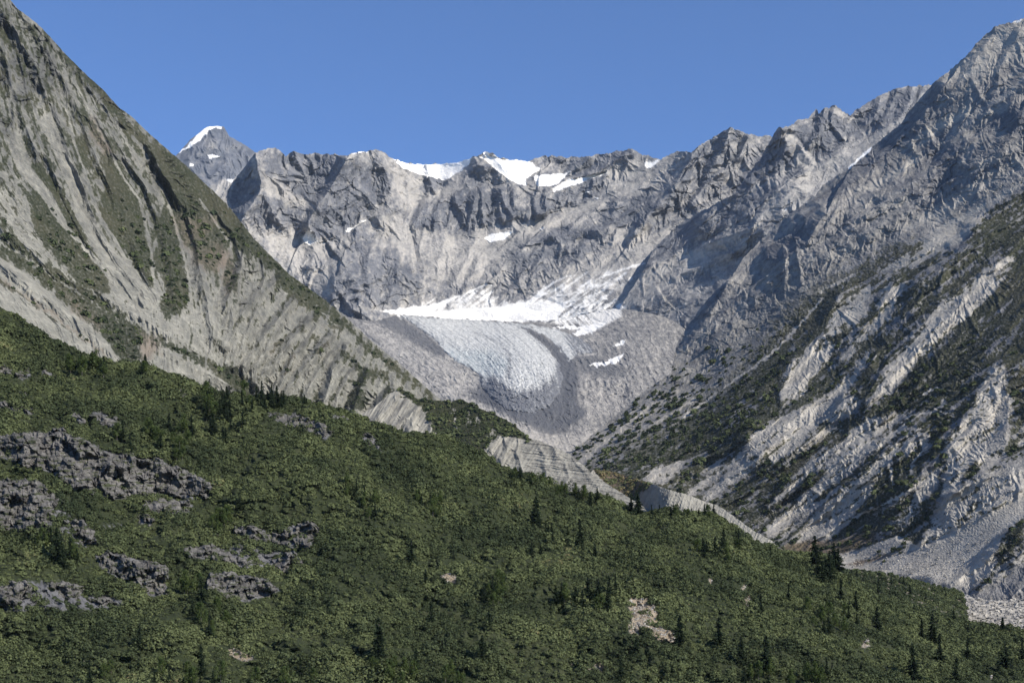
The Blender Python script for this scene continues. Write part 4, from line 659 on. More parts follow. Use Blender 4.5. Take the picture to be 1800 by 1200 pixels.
for poly, v, f in ((cR((410, 170), (440, 110), (600, 0), (720, -60), (640, 100), (500, 180)), 1., 4), (cR((120, 410), (170, 320), (230, 300), (200, 380)), 1., 4), (cE((1640, 620), (1800, 560), (1800, 720), (1700, 700)), .9, 8), (cE((1200, 800), (1400, 760), (1500, 800), (1400, 900), (1250, 880)), .8, 10),
                   (cR((1500, 20), (1700, 0), (1760, 120), (1500, 260), (1420, 220)), .8, 8), (cR((850, 890), (960, 760), (1040, 720), (1000, 820), (900, 890)), .9, 4), (cE((1340, 440), (1180, 640), (1000, 790), (860, 920), (700, 1060), (800, 1060), (1000, 900), (1250, 700), (1400, 480)), .8, 6),
                   (cS((1500, 430), (1720, 400), (1640, 540), (1540, 500)), 0., 4), (cS((170, 460), (240, 400), (220, 440)), .9, 2), (cE((1100, 960), (1350, 860), (1700, 900), (1500, 1050), (1200, 1130)), .5, 14), (cR((0, 0), (200, 0), (300, 60), (200, 240), (0, 300)), .4, 14)):
    paint(rdark, poly, v, f)  # dark rock, plus painted shade on the left sides of the spurs
for poly, v, f in ((cE((1340, 420), (1480, 300), (1600, 200), (1740, 120), (1850, 80), (1850, 300), (1700, 280), (1560, 420), (1420, 460)), .9, 14), (cE((1800, 820), (1600, 1000), (1400, 1160), (1200, 1200), (1400, 1040), (1650, 900)), .7, 12), (cR((0, 230), (160, 160), (300, 100), (350, 60), (250, 220), (100, 330), (0, 380)), .5, 14)):
    paint(rpale, poly, v, f)
for a in (cE((1480, 500), (1600, 400), (1760, 260)), cE((1300, 700), (1500, 580)), cE((1000, 1000), (1250, 820))): stroke(rpale, a, 5, 9, .8, f=6)
paint(rgrav, cS((430, 910), (700, 840), (900, 770), (1100, 850), (1400, 830), (1560, 760), (1500, 900), (1300, 1060), (1200, 1100), (1000, 1050), (500, 1010)), 1.1, 8)
paint(rgrav, cS((1120, 850), (1400, 700), (1600, 590), (1850, 470), (1850, 590), (1620, 760), (1480, 860), (1280, 1050), (1050, 1050)), 1.1, 8)
paint(rpale, cS((1120, 850), (1400, 700), (1600, 590), (1850, 470), (1850, 590), (1620, 760), (1480, 860), (1280, 1050), (1050, 1050)), .5, 8)
paint(rbrown, cS((50, 850), (250, 800), (500, 790), (760, 720), (760, 800), (560, 880), (440, 910), (250, 890), (100, 880)), 1., 6); paint(rbrown, cS((560, 960), (820, 890), (900, 900), (700, 960), (600, 980)), 1., 4)
paint(rveg, cS((50, 860), (250, 800), (500, 790), (760, 720), (760, 800), (560, 880), (440, 905), (250, 880)), .9, 6)
TOPR = [(960, 830), (990, 800), (1010, 790), (1060, 748), (1130, 690), (1180, 655), (1188, 610), (1200, 585), (1240, 530), (1280, 490), (1310, 450)]+cE((430, 1250), (500, 1180), (600, 1105), (700, 1030), (740, 975), (860, 900), (940, 845), (1000, 775), (1150, 655), (1180, 605), (1230, 545), (1330, 430), (1400, 380), (1500, 290), (1560, 220), (1600, 180), (1650, 140), (1720, 120), (1800, 98))+[(1900, -20), (2050, -200)]
dR = tps_map([(960, 830, 3500), (1060, 748, 3900), (1188, 610, 4500), (1310, 450, 4900), (1450, 325, 5100), (1540, 255, 5100), (1643, 143, 5000), (1700, 97, 4800), (1800, 33, 4500), (2050, -200, 4000),
              (1240, 640, 4000), (1400, 480, 4200), (1550, 350, 4200), (1700, 250, 4000), (1850, 150, 3700), (1100, 800, 3200), (1250, 720, 3300), (1400, 600, 3400), (1550, 480, 3400), (1700, 400, 3250), (1850, 330, 3000), (2050, 300, 2700),
              (1150, 850, 2700), (1300, 760, 2700), (1450, 680, 2700), (1600, 580, 2600), (1800, 480, 2450), (1250, 890, 2350), (1400, 820, 2250), (1550, 740, 2150), (1700, 650, 2050), (1850, 560, 1950), (1350, 930, 2050), (1500, 870, 1900), (1650, 800, 1750), (1800, 740, 1650),
              (1420, 965, 1850), (1560, 930, 1650), (1700, 880, 1500), (1850, 840, 1400), (1500, 985, 1650), (1650, 960, 1450), (1800, 930, 1300), (1600, 1020, 1400), (1700, 1030, 1280), (1850, 1000, 1180), (2050, 900, 1150), (1450, 1060, 1400), (1100, 950, 2200), (1800, 1090, 1080), (2050, 1080, 1000), (960, 900, 2900)], log=True)
dR0 = dR
def dR(x, y): return 2200*(dR0(x, y)/2200)**.5
def dRD(px, py):
    v = rfl(px, py); wx = fbm(px/35, py/35, 3, .5, 141)*7; wy = fbm(px/35, py/35, 3, .5, 142)*7
    up = 1-sm(4.2, 5.2, v+wx*.03); gr = rgrav.get(px, py); vg = rveg.get(px+wx*.5, py+wy*.5); dk = rdark.get(px+wx*.5, py+wy*.5); pl = rpale.get(px+wx*.4, py+wy*.4)
    u = px*.80-py*.60; t = px*.60+py*.80                          # u runs down the slope, t across it
    crag = ridged((u+wx)/34, (t+wy)/19, 5, .6, 143)*8+ridged((px+wx)/85, (py+wy)/85, 3, .5, 144)*12+ridged((px+wx)/8, (py+wy)/8, 3, .6, 147)*2.2
    gul = ridged(v*3.1+wx*.03, u/150, 4, .62, 145)*9+ridged((px*.9+py*.35+wx)/8, (py+wy)/38, 4, .6, 148)*1.2*np.clip(.25+pl-.3*vg, 0, 1)+ridged(v*1.3+wx*.02, u/300, 3, .55, 140)*24
    rg = ridged((px+wx)/9, (py+wy)/9, 4, .62, 146)*1.5
    return (rk_.get(px+wx*.5, py+wy*.5)+.95*rq.get(px+wx*.6, py+wy*.6))*(1-.95*gr)+((crag*.55+facet((px+wx)/32, (py+wy)/24, 138)*5+facet((px+wx)/12, (py+wy)/10, 139)*2.5)*(.55+.6*dk)*up*(1-.35*sm(.4, .8, pl))+gul*(1-up)+rg)*(1-.95*gr)+fbm(px/3.5, py/3.5, 2, .6, 149)*.8*vg+gr*ridged(px/5, py/3.5, 2, .6, 150)*.7
def mR(px, py, D):
    M = np.zeros(px.shape+(4,), np.float32); v = rfl(px, py); u = px*.80-py*.60; t = px*.60+py*.80; n = fbm(px/10, py/10, 4, .65, 151); st = fbm(v*4.5+.3*n, u/110, 4, .65, 152)
    wx = px+5*fbm(px/12, py/12, 4, .6, 153); wy = py+5*fbm(px/12, py/12, 4, .6, 154); up = 1-sm(3.6, 4.6, v+n*.5)
    pl = rpale.get(wx, wy); vg = rveg.get(wx, wy); gr = sm(.4, .6, rgrav.get(wx, wy)); dk = rdark.get(wx, wy)
    M[..., 0] = sm(.38, .62, vg*1.0-pl*.60+st*.95+n*.6-.04)*(1-gr)*(1-up*.85)
    M[..., 1] = sm(.5, .6, snow.get(px, py))
    M[..., 2] = np.clip(.34+.62*pl+.40*gr-.6*dk+st*.45+n*.45, 0, 1); M[..., 3] = np.clip(rbrown.get(wx, wy)+n*.15, 0, 1)
    M[..., 0] = np.clip(M[..., 0]*(1+.5*fbm(px/3.5, py/3.5, 2, .6, 155)-.5*M[..., 3]), 0, 1); return M
o, RGd = layer("right_mountain", TOPR, [(960, 900), (1300, 990), (1500, 1080), (2050, 1130)], dR, dRD, mR, m_right, jag=1.7, seed=8, step=1.5, back=10); tag(o, kind='structure')

# ================================================================== RIVER BED, TERRACE, NEAR HILL
dG = tps_map([(1400, 1000, 1300), (1640, 1035, 1230), (1850, 1030, 1120), (1700, 1060, 1130), (1850, 1070, 1020), (1640, 1100, 1000), (1850, 1110, 900), (1400, 1060, 1150), (1550, 1150, 800), (1850, 1180, 700), (2050, 1030, 1050), (2050, 1120, 800)], log=True)
TOPG = [(1500, 1030), (1600, 1022), (1650, 1034), (1690, 1044), (1720, 1052), (1760, 1056), (1800, 1052), (1900, 1040), (2050, 1030)]
def mG(px, py, D):
    M = np.zeros(px.shape+(4,), np.float32); M[..., 2] = np.clip(.95+fbm(px/5, py/3, 4, .7, 161)*.8, 0, 1); return M
o, GG = layer("river_bed", TOPG, [(1500, 1160), (2050, 1180)], dG, lambda x, y: ridged(x/5, y/2.5, 3, .6, 162)*1.2+fbm(x/30, y/10, 3, .5, 163)*2, mG, m_right, jag=.5, seed=9, step=1.3, back=0); tag(o, kind='structure')

hk = Map(); hveg = Map(1.); htan = Map()
TOPT = [(1380, 985), (1460, 985), (1475, 1001), (1525, 1003), (1562, 1010), (1600, 1018), (1637, 1027), (1675, 1036), (1690, 1042), (1696, 1052), (1700, 1075)]
dT = tps_map([(1380, 985, 1080), (1475, 1001, 1050), (1600, 1018, 1060), (1700, 1045, 1050), (1475, 1060, 850), (1600, 1075, 880), (1700, 1085, 930), (1380, 1060, 820), (1500, 1150, 650), (1700, 1150, 680)], log=True)
TOPH = [(-260, 440), (-120, 500)]+cM((0, 480), (100, 520), (200, 610), (300, 650), (420, 710), (530, 750), (640, 775), (740, 785), (830, 805), (960, 850), (1080, 900), (1200, 940), (1300, 955), (1400, 940), (1500, 955), (1650, 978))+\
    cG((300, 812), (430, 862), (520, 892), (660, 928), (780, 933), (850, 952), (950, 992), (1050, 1042), (1150, 1105), (1250, 1135), (1350, 1175))+cB((0, 650), (100, 672), (200, 665), (300, 695), (430, 775), (540, 795), (660, 770), (800, 795), (1030, 795), (1080, 850), (1200, 940), (1350, 1015), (1480, 1065))+\
    [(1400, 971), (1440, 975), (1462, 985), (1480, 1012), (1520, 1040), (1570, 1058), (1610, 1072), (1658, 1084), (1700, 1093), (1760, 1099), (1800, 1106), (1900, 1118), (2060, 1130)]
dH0 = tps_map([(-250, 460, 1020), (0, 540, 980), (200, 635, 930), (400, 693, 900), (600, 717, 900), (760, 760, 900), (950, 840, 880), (1107, 892, 850), (1257, 897, 850), (1370, 965, 850), (1460, 985, 830), (1600, 1070, 780), (1720, 1094, 780), (1900, 1118, 760),
              (-250, 700, 720), (0, 720, 760), (100, 830, 660), (300, 850, 690), (500, 800, 760), (700, 850, 740), (900, 920, 720), (1100, 960, 700), (1300, 970, 730), (1450, 1050, 660), (0, 950, 560), (200, 1000, 560), (450, 1000, 590), (700, 1000, 600), (900, 1040, 580), (1200, 1060, 580),
              (1600, 1130, 600), (1850, 1150, 620), (0, 1080, 480), (300, 1110, 480), (600, 1110, 500), (900, 1130, 500), (1200, 1140, 500), (1500, 1170, 500), (-250, 1240, 400), (0, 1240, 410), (400, 1240, 410), (800, 1240, 420), (1200, 1240, 430), (1600, 1240, 450), (2050, 1240, 460), (2050, 1150, 600)], log=True)
def dH(x, y): return 520*(dH0(x, y)/520)**.62
for poly, v, f in ((cT((1350, 440), (1560, 460), (1600, 560), (1640, 690), (1745, 720), (1735, 835), (1640, 810), (1540, 740), (1460, 670), (1450, 770), (1350, 700), (1400, 600)), 1, 3), (cT((900, 1030), (930, 965), (985, 1000), (920, 1045)), 1, 2), (cT((1030, 1020), (1150, 955), (1190, 1015), (1110, 1065)), 1, 2), (cT((1390, 800), (1450, 850), (1430, 870), (1380, 820)), 1, 2),
                   (cT2((1690, 280), (1740, 250), (1810, 270), (1800, 330), (1740, 335)), 1.2, 2), (cT2((0, 860), (60, 845), (220, 920), (150, 965), (20, 910)), 1, 2), (cT3((470, 410), (550, 355), (500, 435)), 1, 2), (cT3((500, 490), (580, 440), (550, 585), (500, 545)), 1, 2), (cT3((210, 320), (260, 320), (240, 365)), 1, 1.5),
                   (cT4((270, 880), (370, 820), (380, 890), (330, 905)), 1, 1.5), (cT4((690, 700), (760, 735), (740, 745)), 1, 1.5), (cT4((1280, 940), (1380, 975), (1370, 985)), 1, 1.5), (cT4((1400, 1125), (1470, 1120), (1410, 1160), (1400, 1180)), 1, 1.5), (cT4((340, 660), (400, 690), (390, 700)), 1, 1.5), (cT5((630, 950), (760, 910), (700, 975)), 1, 2), (cT2((1560, 380), (1600, 390), (1580, 400)), 1, 1.5)):
    paint(htan, poly, v, f)
OUT = [  # name of the place, outline, dome px, dark
 ("large fractured grey cliff across the upper left hillside", cF((-60, 205), (0, 200), (100, 180), (250, 180), (330, 165), (400, 210), (480, 240), (600, 290), (720, 310), (830, 320), (940, 370), (1040, 400), (1110, 460), (1100, 520), (1000, 530), (850, 505), (730, 520), (600, 530), (460, 485), (330, 450), (270, 390), (130, 350), (0, 310), (-60, 310)), 16),
 ("short grey rock band just under the large cliff's right end", cF((760, 545), (850, 530), (960, 540), (1020, 565), (990, 600), (860, 612), (770, 585)), 7),
 ("small rounded grey rock below the short rock band", cF((720, 625), (770, 610), (810, 640), (800, 665), (740, 660)), 5),
 ("broad slabby grey cliff at the left edge below the large cliff", cF((-60, 430), (0, 430), (100, 425), (240, 450), (270, 500), (340, 540), (270, 600), (240, 690), (100, 705), (-60, 680)), 13),
 ("broken rock patch right of the slabby left edge cliff", cF((340, 640), (440, 640), (500, 700), (510, 765), (420, 770), (380, 700)), 5),
 ("tilted dark rock face above a shadowed cleft", cF((500, 830), (580, 808), (700, 840), (800, 870), (885, 885), (890, 960), (870, 1030), (800, 1042), (690, 995), (600, 935), (530, 890)), 13),
 ("long low rock ledge right of the dark cleft", cF((970, 790), (1100, 765), (1190, 800), (1280, 850), (1400, 885), (1300, 895), (1180, 865), (1000, 835)), 8),
 ("knobbly rock shoulder at the right end of the ledges", cF((1430, 850), (1540, 810), (1560, 880), (1520, 935), (1440, 910)), 9),
 ("upper scattered rock steps above the knobbly shoulder", cF((1230, 690), (1300, 665), (1480, 720), (1520, 680), (1640, 640), (1690, 700), (1640, 780), (1480, 790), (1400, 760), (1250, 740)), 7),
 ("furrowed grey rock face at the foot of the ledges", cF((1090, 975), (1110, 920), (1250, 918), (1400, 955), (1480, 1010), (1410, 1040), (1300, 1072), (1200, 1062), (1110, 1010)), 11),
 ("dark slanting rock overhang below the ridge trees", cF2((470, 315), (560, 335), (700, 350), (760, 335), (850, 375), (960, 425), (1065, 480), (1000, 555), (900, 495), (780, 455), (620, 405)), 8),
 ("pale rock slab right of the slanting overhang", cF2((1270, 515), (1350, 498), (1400, 560), (1445, 645), (1330, 590)), 6),
 ("low rock strip near the hill's crest", cF2((1040, 350), (1200, 380), (1170, 415), (1080, 400)), 4),
 ("smooth domed grey rock at the left edge high on the hill", cF3((-40, 475), (60, 485), (130, 520), (185, 575), (120, 585), (-40, 545)), 6),
 ("small dome rock beside the smooth domed rock", cF3((170, 520), (260, 530), (255, 572), (190, 568)), 4),
 ("leaning grey rock between shrubs high on the hill", cF3((575, 560), (640, 568), (672, 642), (600, 622)), 5),
 ("blocky rock ridge right of the leaning rock", cF3((715, 560), (800, 558), (900, 600), (965, 685), (900, 695), (800, 655)), 8),
 ("lone flat topped rock near the crest below the pale bank", cF3((1350, 392), (1430, 378), (1495, 422), (1420, 445)), 5),
 ("low rock shelf at the left edge near the crest", cF3((-30, 215), (100, 200), (90, 272), (-30, 272)), 5),
 ("low rock shelf second from the left edge near the crest", cF3((105, 262), (230, 228), (245, 270), (170, 302)), 5),
 ("low rock shelf third from the left edge near the crest", cF3((300, 222), (400, 238), (440, 275), (330, 262)), 5),
 ("shrubby broken rocks at the lower left edge", cF((-60, 1000), (0, 985), (100, 960), (180, 985), (150, 1060), (60, 1110), (-60, 1110)), 7),
 ("shrubby broken rocks right of the lower left edge rocks", cF((260, 985), (330, 965), (450, 1000), (420, 1060), (300, 1040)), 6),
 ("small pale rock rib amid yellowing shrubs at lower left", cF((470, 1050), (560, 1040), (620, 1080), (560, 1110), (490, 1090)), 5),
 ("small rock face on the bushy slope under the crest", cT6((150, 70), (220, 55), (290, 120), (310, 190), (210, 140)), 6),
 ("little grey rock low on the open slope", cF3((160, 395), (215, 392), (215, 425), (170, 430)), 3),
 ("bare rock block at the cleft's right side", cF((1545, 800), (1600, 860), (1605, 880), (1560, 878)), 5),
]
rockm = Map()
for lab, poly, h in OUT: paint(rockm, poly, 1., 5)
paint(rockm, cF((0, 980), (120, 950), (280, 960), (450, 990), (620, 1040), (700, 1090), (500, 1130), (300, 1130), (0, 1130)), .62, 14); paint(rockm, cF((560, 640), (700, 660), (640, 700), (520, 700)), .4, 6)
paint(rockm, cF((1180, 760), (1480, 790), (1560, 850), (1440, 900), (1250, 860)), .62, 10); paint(rockm, cF((0, 600), (340, 560), (500, 700), (480, 800), (360, 800), (230, 690)), .5, 12)
def dHD(px, py):
    wx = fbm(px/60, py/60, 3, .5, 171)*20
    rk = rockm.get(px, py)
    return fbm((px+wx)/140, (py+wx)/90, 4, .55, 172)*48+(1-np.abs(fbm((px+wx)/46, (py-wx)/34, 3, .5, 173))*1.5)*16+rk*(facet((px+wx)/20, (py+wx)/20, 176)*9+facet(px/8, py/8, 177)*4)+htan.get(px, py)*(ridged(px/9, py/9, 3, .6, 178)*5-4)
def mH(px, py, D):
    M = np.zeros(px.shape+(4,), np.float32); n = fbm(px/5, py/5, 4, .65, 174); rk = sm(.35, .6, rockm.get(px+3*n, py+3*n)+.3*n); tn = sm(.4, .75, htan.get(px+3*n, py+2*n)+.45*n)
    M[..., 0] = np.clip(1-tn-rk, 0, 1); M[..., 2] = tn; return M
o, HG = layer("hillside", TOPH, [(-260, 1260), (2060, 1260)], dH, dHD, mH, m_hill, jag=1.0, jl=25, seed=10, step=2.2, back=8, backm=.02); tag(o, kind='structure')
def dTD(px, py): return fbm(px/60, py/25, 3, .5, 181)*4
def mT(px, py, D):
    M = mH(px, py, D)*0; n = fbm(px/9, py/4, 4, .6, 182); M[..., 0] = 1-sm(.25, .4, n)*.7; M[..., 2] = sm(.25, .4, n); return M
o, TG = layer("terrace", TOPT, [(1380, 1080), (1700, 1110)], dT, dTD, mT, m_hill, jag=.6, seed=11, step=2.0, back=5, backm=.01); tag(o, kind='structure')

def mO(px, py, D, s):
    M = np.zeros(px.shape+(4,), np.float32); n = fbm(px/6, py/5, 4, .65, 191); led = fbm(px/22, py/5, 3, .6, 192)
    M[..., 0] = sm(.22, .36, led+.4*n)*.95; M[..., 2] = np.clip(.12+n*.8, 0, 1); return M
def dO(px, py):
    wx = fbm(px/14, py/14, 3, .5, 193)*5
    return ridged((px+wx+py*.4)/26, (py+wx)/38, 4, .5, 194)*3+ridged((px+wx*.6)/13, (py+wx)/60, 3, .5, 199)*3.5+ridged((px+wx)/44, (py-px*.25)/13, 3, .5, 195)*3+facet((px+wx*.5+py*.3)/17, (py+wx*.5)/24, 197)*11+facet((px+wx*.5)/7, (py+wx*.5)/10, 198)*3+ridged(px/4.5, py/4.5, 2, .6, 196)*.5
for lab, poly, h in OUT:
    o = patch("rock_outcrop", poly, lambda x, y: (dHD(x, y), dH(x, y)), dO, mO, m_out, 1.0, h*.5, min(7, h), cliff=.9, sink=5., m=3, wamp=9, wl=20)
    tag(o, lab, "rock", group="rock outcrops on the shrubby hillside")

# ------------------------------------------------------------------ ground sheet under it all, sea in front
def flat_sheet(name, x0, x1, y0, y1, z, mat):
    return tag(mesh_np(name, np.array([(x0, y0, z), (x1, y0, z), (x1, y1, z), (x0, y1, z)]), np.array([[0, 1, 2, 3]]), {'mask': np.tile([[0, 0, .5, 0]], (4, 1))}, mat=mat), kind='structure')
flat_sheet("ground", -60000, 60000, 300, 90000, -6, m_valley)
mw = bpy.data.materials.new("sea_water"); mw.use_nodes = True; b = mw.node_tree.nodes['Principled BSDF']; b.inputs['Base Color'].default_value = (.02, .05, .06, 1); b.inputs['Roughness'].default_value = .12
flat_sheet("water", -60000, 60000, -20000, 420, -5, mw)

# ================================================================== SHRUB THICKET (uncountable): leafy domes
def leaf_mat(name, cols):
    m = bpy.data.materials.new(name); m.use_nodes = True; nt = m.node_tree; L = nt.links; bs = nt.nodes['Principled BSDF']; bs.inputs['Roughness'].default_value = .8; bs.inputs['Specular IOR Level'].default_value = .1
    at = N(nt, "ShaderNodeAttribute", attribute_name='mask'); sp = N(nt, "ShaderNodeSeparateColor"); L.new(at.outputs['Color'], sp.inputs[0])
    cols = [(p, (k[0]*1.17, k[1]*1.13, k[2]*.98)) for p, k in cols]; c = ramp(nt, sp.outputs[0], cols); tc = N(nt, "ShaderNodeTexCoord"); f = noise_n(nt, tc.outputs['Object'], .9, 3, .6)
    c = mixc(nt, .55, c, ramp(nt, f, [(.3, (.35, .35, .35)), (.7, (1.5, 1.5, 1.5))]), 'MULTIPLY'); L.new(c, bs.inputs['Base Color'])
    tr = N(nt, "ShaderNodeBsdfTranslucent"); L.new(c, tr.inputs[0]); mx = N(nt, "ShaderNodeMixShader"); mx.inputs[0].default_value = .25
    L.new(bs.outputs[0], mx.inputs[1]); L.new(tr.outputs[0], mx.inputs[2]); L.new(mx.outputs[0], nt.nodes['Material Output'].inputs[0]); return m
m_leaf = leaf_mat("shrub_leaves", [(0., (.030, .042, .024)), (.3, (.054, .070, .037)), (.6, (.088, .107, .053)), (.82, (.104, .128, .066)), (.95, (.13, .146, .072)), (1., (.17, .14, .085))])
def thicket(name, grid, topf, mask, dens, label, seed, amp=1.0, tall=1.0, rmin=.8, rmax=2.1, leaves=84, bias=0.):
    rg = np.random.default_rng(seed); px, py, Y, D = grid; V = W3(px, py, Y)
    a = np.linalg.norm(np.cross(V[:-1, 1:]-V[:-1, :-1], V[1:, :-1]-V[:-1, :-1]), axis=-1); mk_ = mask(px[:-1, :-1], py[:-1, :-1]); inb = (px[:-1, :-1] > -60) & (px[:-1, :-1] < 1860) & (py[:-1, :-1] < 1225)
    a = np.minimum(a, np.percentile(a, 99))*mk_*inb; p = (a/a.sum()).ravel(); n = int(a.sum()*dens)
    idx = rg.choice(len(p), n, p=p); iy, ix = np.unravel_index(idx, a.shape); f = rg.random((2, n, 1))
    C = V[iy, ix]+(V[iy, ix+1]-V[iy, ix])*f[0]+(V[iy+1, ix]-V[iy, ix])*f[1]; cpx = px[iy, ix]; cpy = py[iy, ix]
    print(name, n)
    cl = fbm(C[:, 0]/22, C[:, 1]/22, 3, .55, seed+1); sz = (rmin+(rmax-rmin)*rg.random(n)**1.6)*(1+.9*np.clip(cl*1.5, -.6, 1.1)); hh = sz*(.75+.55*rg.random(n))*tall
    tone = np.clip(.42+.62*fbm(C[:, 0]/40+9, C[:, 1]/40, 4, .6, seed+2)+.10*rg.normal(size=n)+bias, 0, .93 if bias < .3 else 1)
    k = leaves; u = rg.random((n, k)); th = rg.random((n, k))*2*np.pi; cz = u*1.0; rr = np.sqrt(1-np.clip(cz, 0, 1)**2)*(.80+.35*rg.random((n, k)))
    P = np.stack([rr*np.cos(th)*sz[:, None], rr*np.sin(th)*sz[:, None], (cz*.95-.12)*hh[:, None]*(.8+.35*rg.random((n, k)))], -1)+C[:, None]
    nrm = np.stack([rr*np.cos(th), rr*np.sin(th), cz+.25], -1)+rg.normal(size=(n, k, 3))*.45; nrm /= np.linalg.norm(nrm, axis=-1, keepdims=True)
    r = rg.normal(size=(n, k, 3)); t = np.cross(nrm, r); t /= np.linalg.norm(t, axis=-1, keepdims=True); b = np.cross(nrm, t)
    s = (.12+.00036*C[:, 1])[:, None, None]*(.7+.7*rg.random((n, k, 1)))*amp*(sz[:, None, None]/1.4)**.5
    T = np.stack([P+t*s*1.1, P-t*s*.7+b*s*.9, P-t*s*.5-b*s*.95], 2).reshape(-1, 3); F = np.arange(len(T)).reshape(-1, 3)
    M = np.zeros((n, k, 3, 4), np.float32); M[..., 0] = np.clip(tone[:, None]+.05*rg.normal(size=(n, k)), 0, 1)[..., None]
    o = mesh_np(name, T, F, {'mask': M}, mat=m_leaf); tag(o, label, 'shrubs', kind='stuff'); return o
def hmask(px, py):
    n = fbm(px/7, py/7, 3, .6, 201); rk = rockm.get(px, py); return np.clip(1-sm(.36, .72, rk+.4*n)*.93-.93*sm(.33, .7, htan.get(px, py)+.35*n+.25*fbm(px/3, py/3, 2, .6, 202)), 0.0, 1)
thicket("shrub_thicket", HG, None, hmask, .22, "dense green alder and willow thicket covering the near hillside", 301)
thicket("sapling_thicket", HG, None, lambda x, y: hmask(x, y)*sm(.08, .35, fbm(x/45, y/22, 3, .6, 211)), .058, "upright young poplars and spruces standing thickly among the hillside shrubs", 311, tall=3.4, rmin=.5, rmax=1.25, leaves=54, bias=-.22)
thicket("terrace_shrubs", TG, None, lambda x, y: sm(-.35, .1, -fbm(x/9, y/4, 4, .6, 182)), .13, "dark green shrubs on the flat terrace beside the river bed", 302, bias=-.12)

thicket("moraine_shrubs", UG, None, lambda x, y: sm(.35, .7, bv.get(x, y)+.5*fbm(x/9, y/9, 3, .6, 205)), .035, "green shrubs on the crest of the moraine beyond the near hill", 303, amp=1.5, rmin=1.2, rmax=3.2, leaves=26, bias=-.02)
thicket("brown_shrubs", WG, None, lambda x, y: sm(.4, .8, bw.get(x, y)+.4*fbm(x/5, y/5, 3, .6, 206)), .04, "brown bare brush on the hump above the grey gully wall", 304, amp=1.4, rmin=1.0, rmax=2.4, leaves=24, bias=.62)
thicket("slope_shrubs", RGd, None, lambda x, y: sm(.5, 1., rveg.get(x, y)+.7*fbm(x/9, y/9, 3, .6, 207)-.8*rpale.get(x, y))*sm(560, 760, y), .006, "dark shrubs spread over the lower right mountain slope", 305, amp=2.0, rmin=1.6, rmax=4.2, leaves=22, bias=-.20)
thicket("flank_shrubs", LGd, None, lambda x, y: sm(.6, 1., lveg.get(x, y)+.7*fbm(x/9, y/9, 3, .6, 208))*sm(330, 480, y), .005, "green shrubs in belts on the left mountain flank", 306, amp=2.0, rmin=1.6, rmax=4.0, leaves=22, bias=-.16)
# boulders of the river bed
ico = np.array([(0, 0, 1), (.89, 0, .45), (.28, .85, .45), (-.72, .53, .45), (-.72, -.53, .45), (.28, -.85, .45), (.72, .53, -.45), (-.28, .85, -.45), (-.89, 0, -.45), (-.28, -.85, -.45), (.72, -.53, -.45)])
icf = np.array([(0, 1, 2), (0, 2, 3), (0, 3, 4), (0, 4, 5), (0, 5, 1), (1, 6, 2), (2, 7, 3), (3, 8, 4), (4, 9, 5), (5, 10, 1), (2, 6, 7), (3, 7, 8), (4, 8, 9), (5, 9, 10), (1, 10, 6)])
def rubble(name, grid, mask, n, r0, r1, label, seed):
    rg = np.random.default_rng(seed); px, py, Y, D = grid; V = W3(px, py, Y)
    a = np.linalg.norm(np.cross(V[:-1, 1:]-V[:-1, :-1], V[1:, :-1]-V[:-1, :-1]), axis=-1)*mask(px[:-1, :-1], py[:-1, :-1]); idx = rg.choice(a.size, n, p=(a/a.sum()).ravel()); iy, ix = np.unravel_index(idx, a.shape)
    C = V[iy, ix]; sz = r0+(r1-r0)*rg.random(n)**3; P = ico[None]*(1+.35*rg.normal(size=(n, 11, 1)))*np.array([1, 1, .7])*sz[:, None, None]*(.8+.4*rg.random((n, 1, 3)))+C[:, None]+np.array([0, 0, .1])
    F = (icf[None]+11*np.arange(n)[:, None, None]).reshape(-1, 3); M = np.zeros((n, 11, 4), np.float32); M[..., 2] = .45+.55*rg.random((n, 1)); return tag(mesh_np(name, P, F, {'mask': M}, mat=m_right), label, 'boulders', kind='stuff')
rubble("river_boulders", GG, lambda x, y: (x > 1560)*(x < 1850)*1., 5000, .5, 2.2, "white and grey boulders strewn over the river bed", 401)
rubble("fan_boulders", RGd, lambda x, y: sm(.4, .8, rgrav.get(x, y))*sm(930, 975, y), 700, .5, 1.6, "pale boulders on the gravel fan below the right slope", 402)
rubble("soil_rubble", HG, lambda x, y: sm(.4, .8, htan.get(x, y)), 900, .15, .6, "loose stones on the tan soil slides of the hillside", 403)

# ================================================================== TREES
def surf(px, py, which='h'):
    px = np.float32(px); py = np.float32(py); a = np.array([px]), np.array([py])
    if which == 't': Y = dT(*a)*(1-dTD(*a)/FPX)
    elif which == 'u': Y = dU(*a)*(1-dUD(*a)/FPX)
    elif which == 'r': Y = dR(*a)*(1-dRD(*a)/FPX)
    elif which == 'g': Y = dG(*a)
    else: Y = dH(*a)*(1-dHD(*a)/FPX)
    return W3(a[0], a[1], Y)[0]
m_con = leaf_mat("conifer_needles", [(0., (.012, .021, .015)), (.5, (.024, .038, .022)), (1., (.058, .078, .036))])
m_br = leaf_mat("broadleaf_crown", [(0., (.022, .040, .016)), (.5, (.045, .068, .024)), (1., (.085, .105, .036))])
mb = bpy.data.materials.new("bark"); mb.use_nodes = True; nt = mb.node_tree; tc = N(nt, "ShaderNodeTexCoord")
nt.links.new(ramp(nt, noise_n(nt, tc.outputs['Object'], 4, 4), [(.3, (.05, .04, .03)), (.7, (.14, .12, .10))]), nt.nodes['Principled BSDF'].inputs['Base Color'])
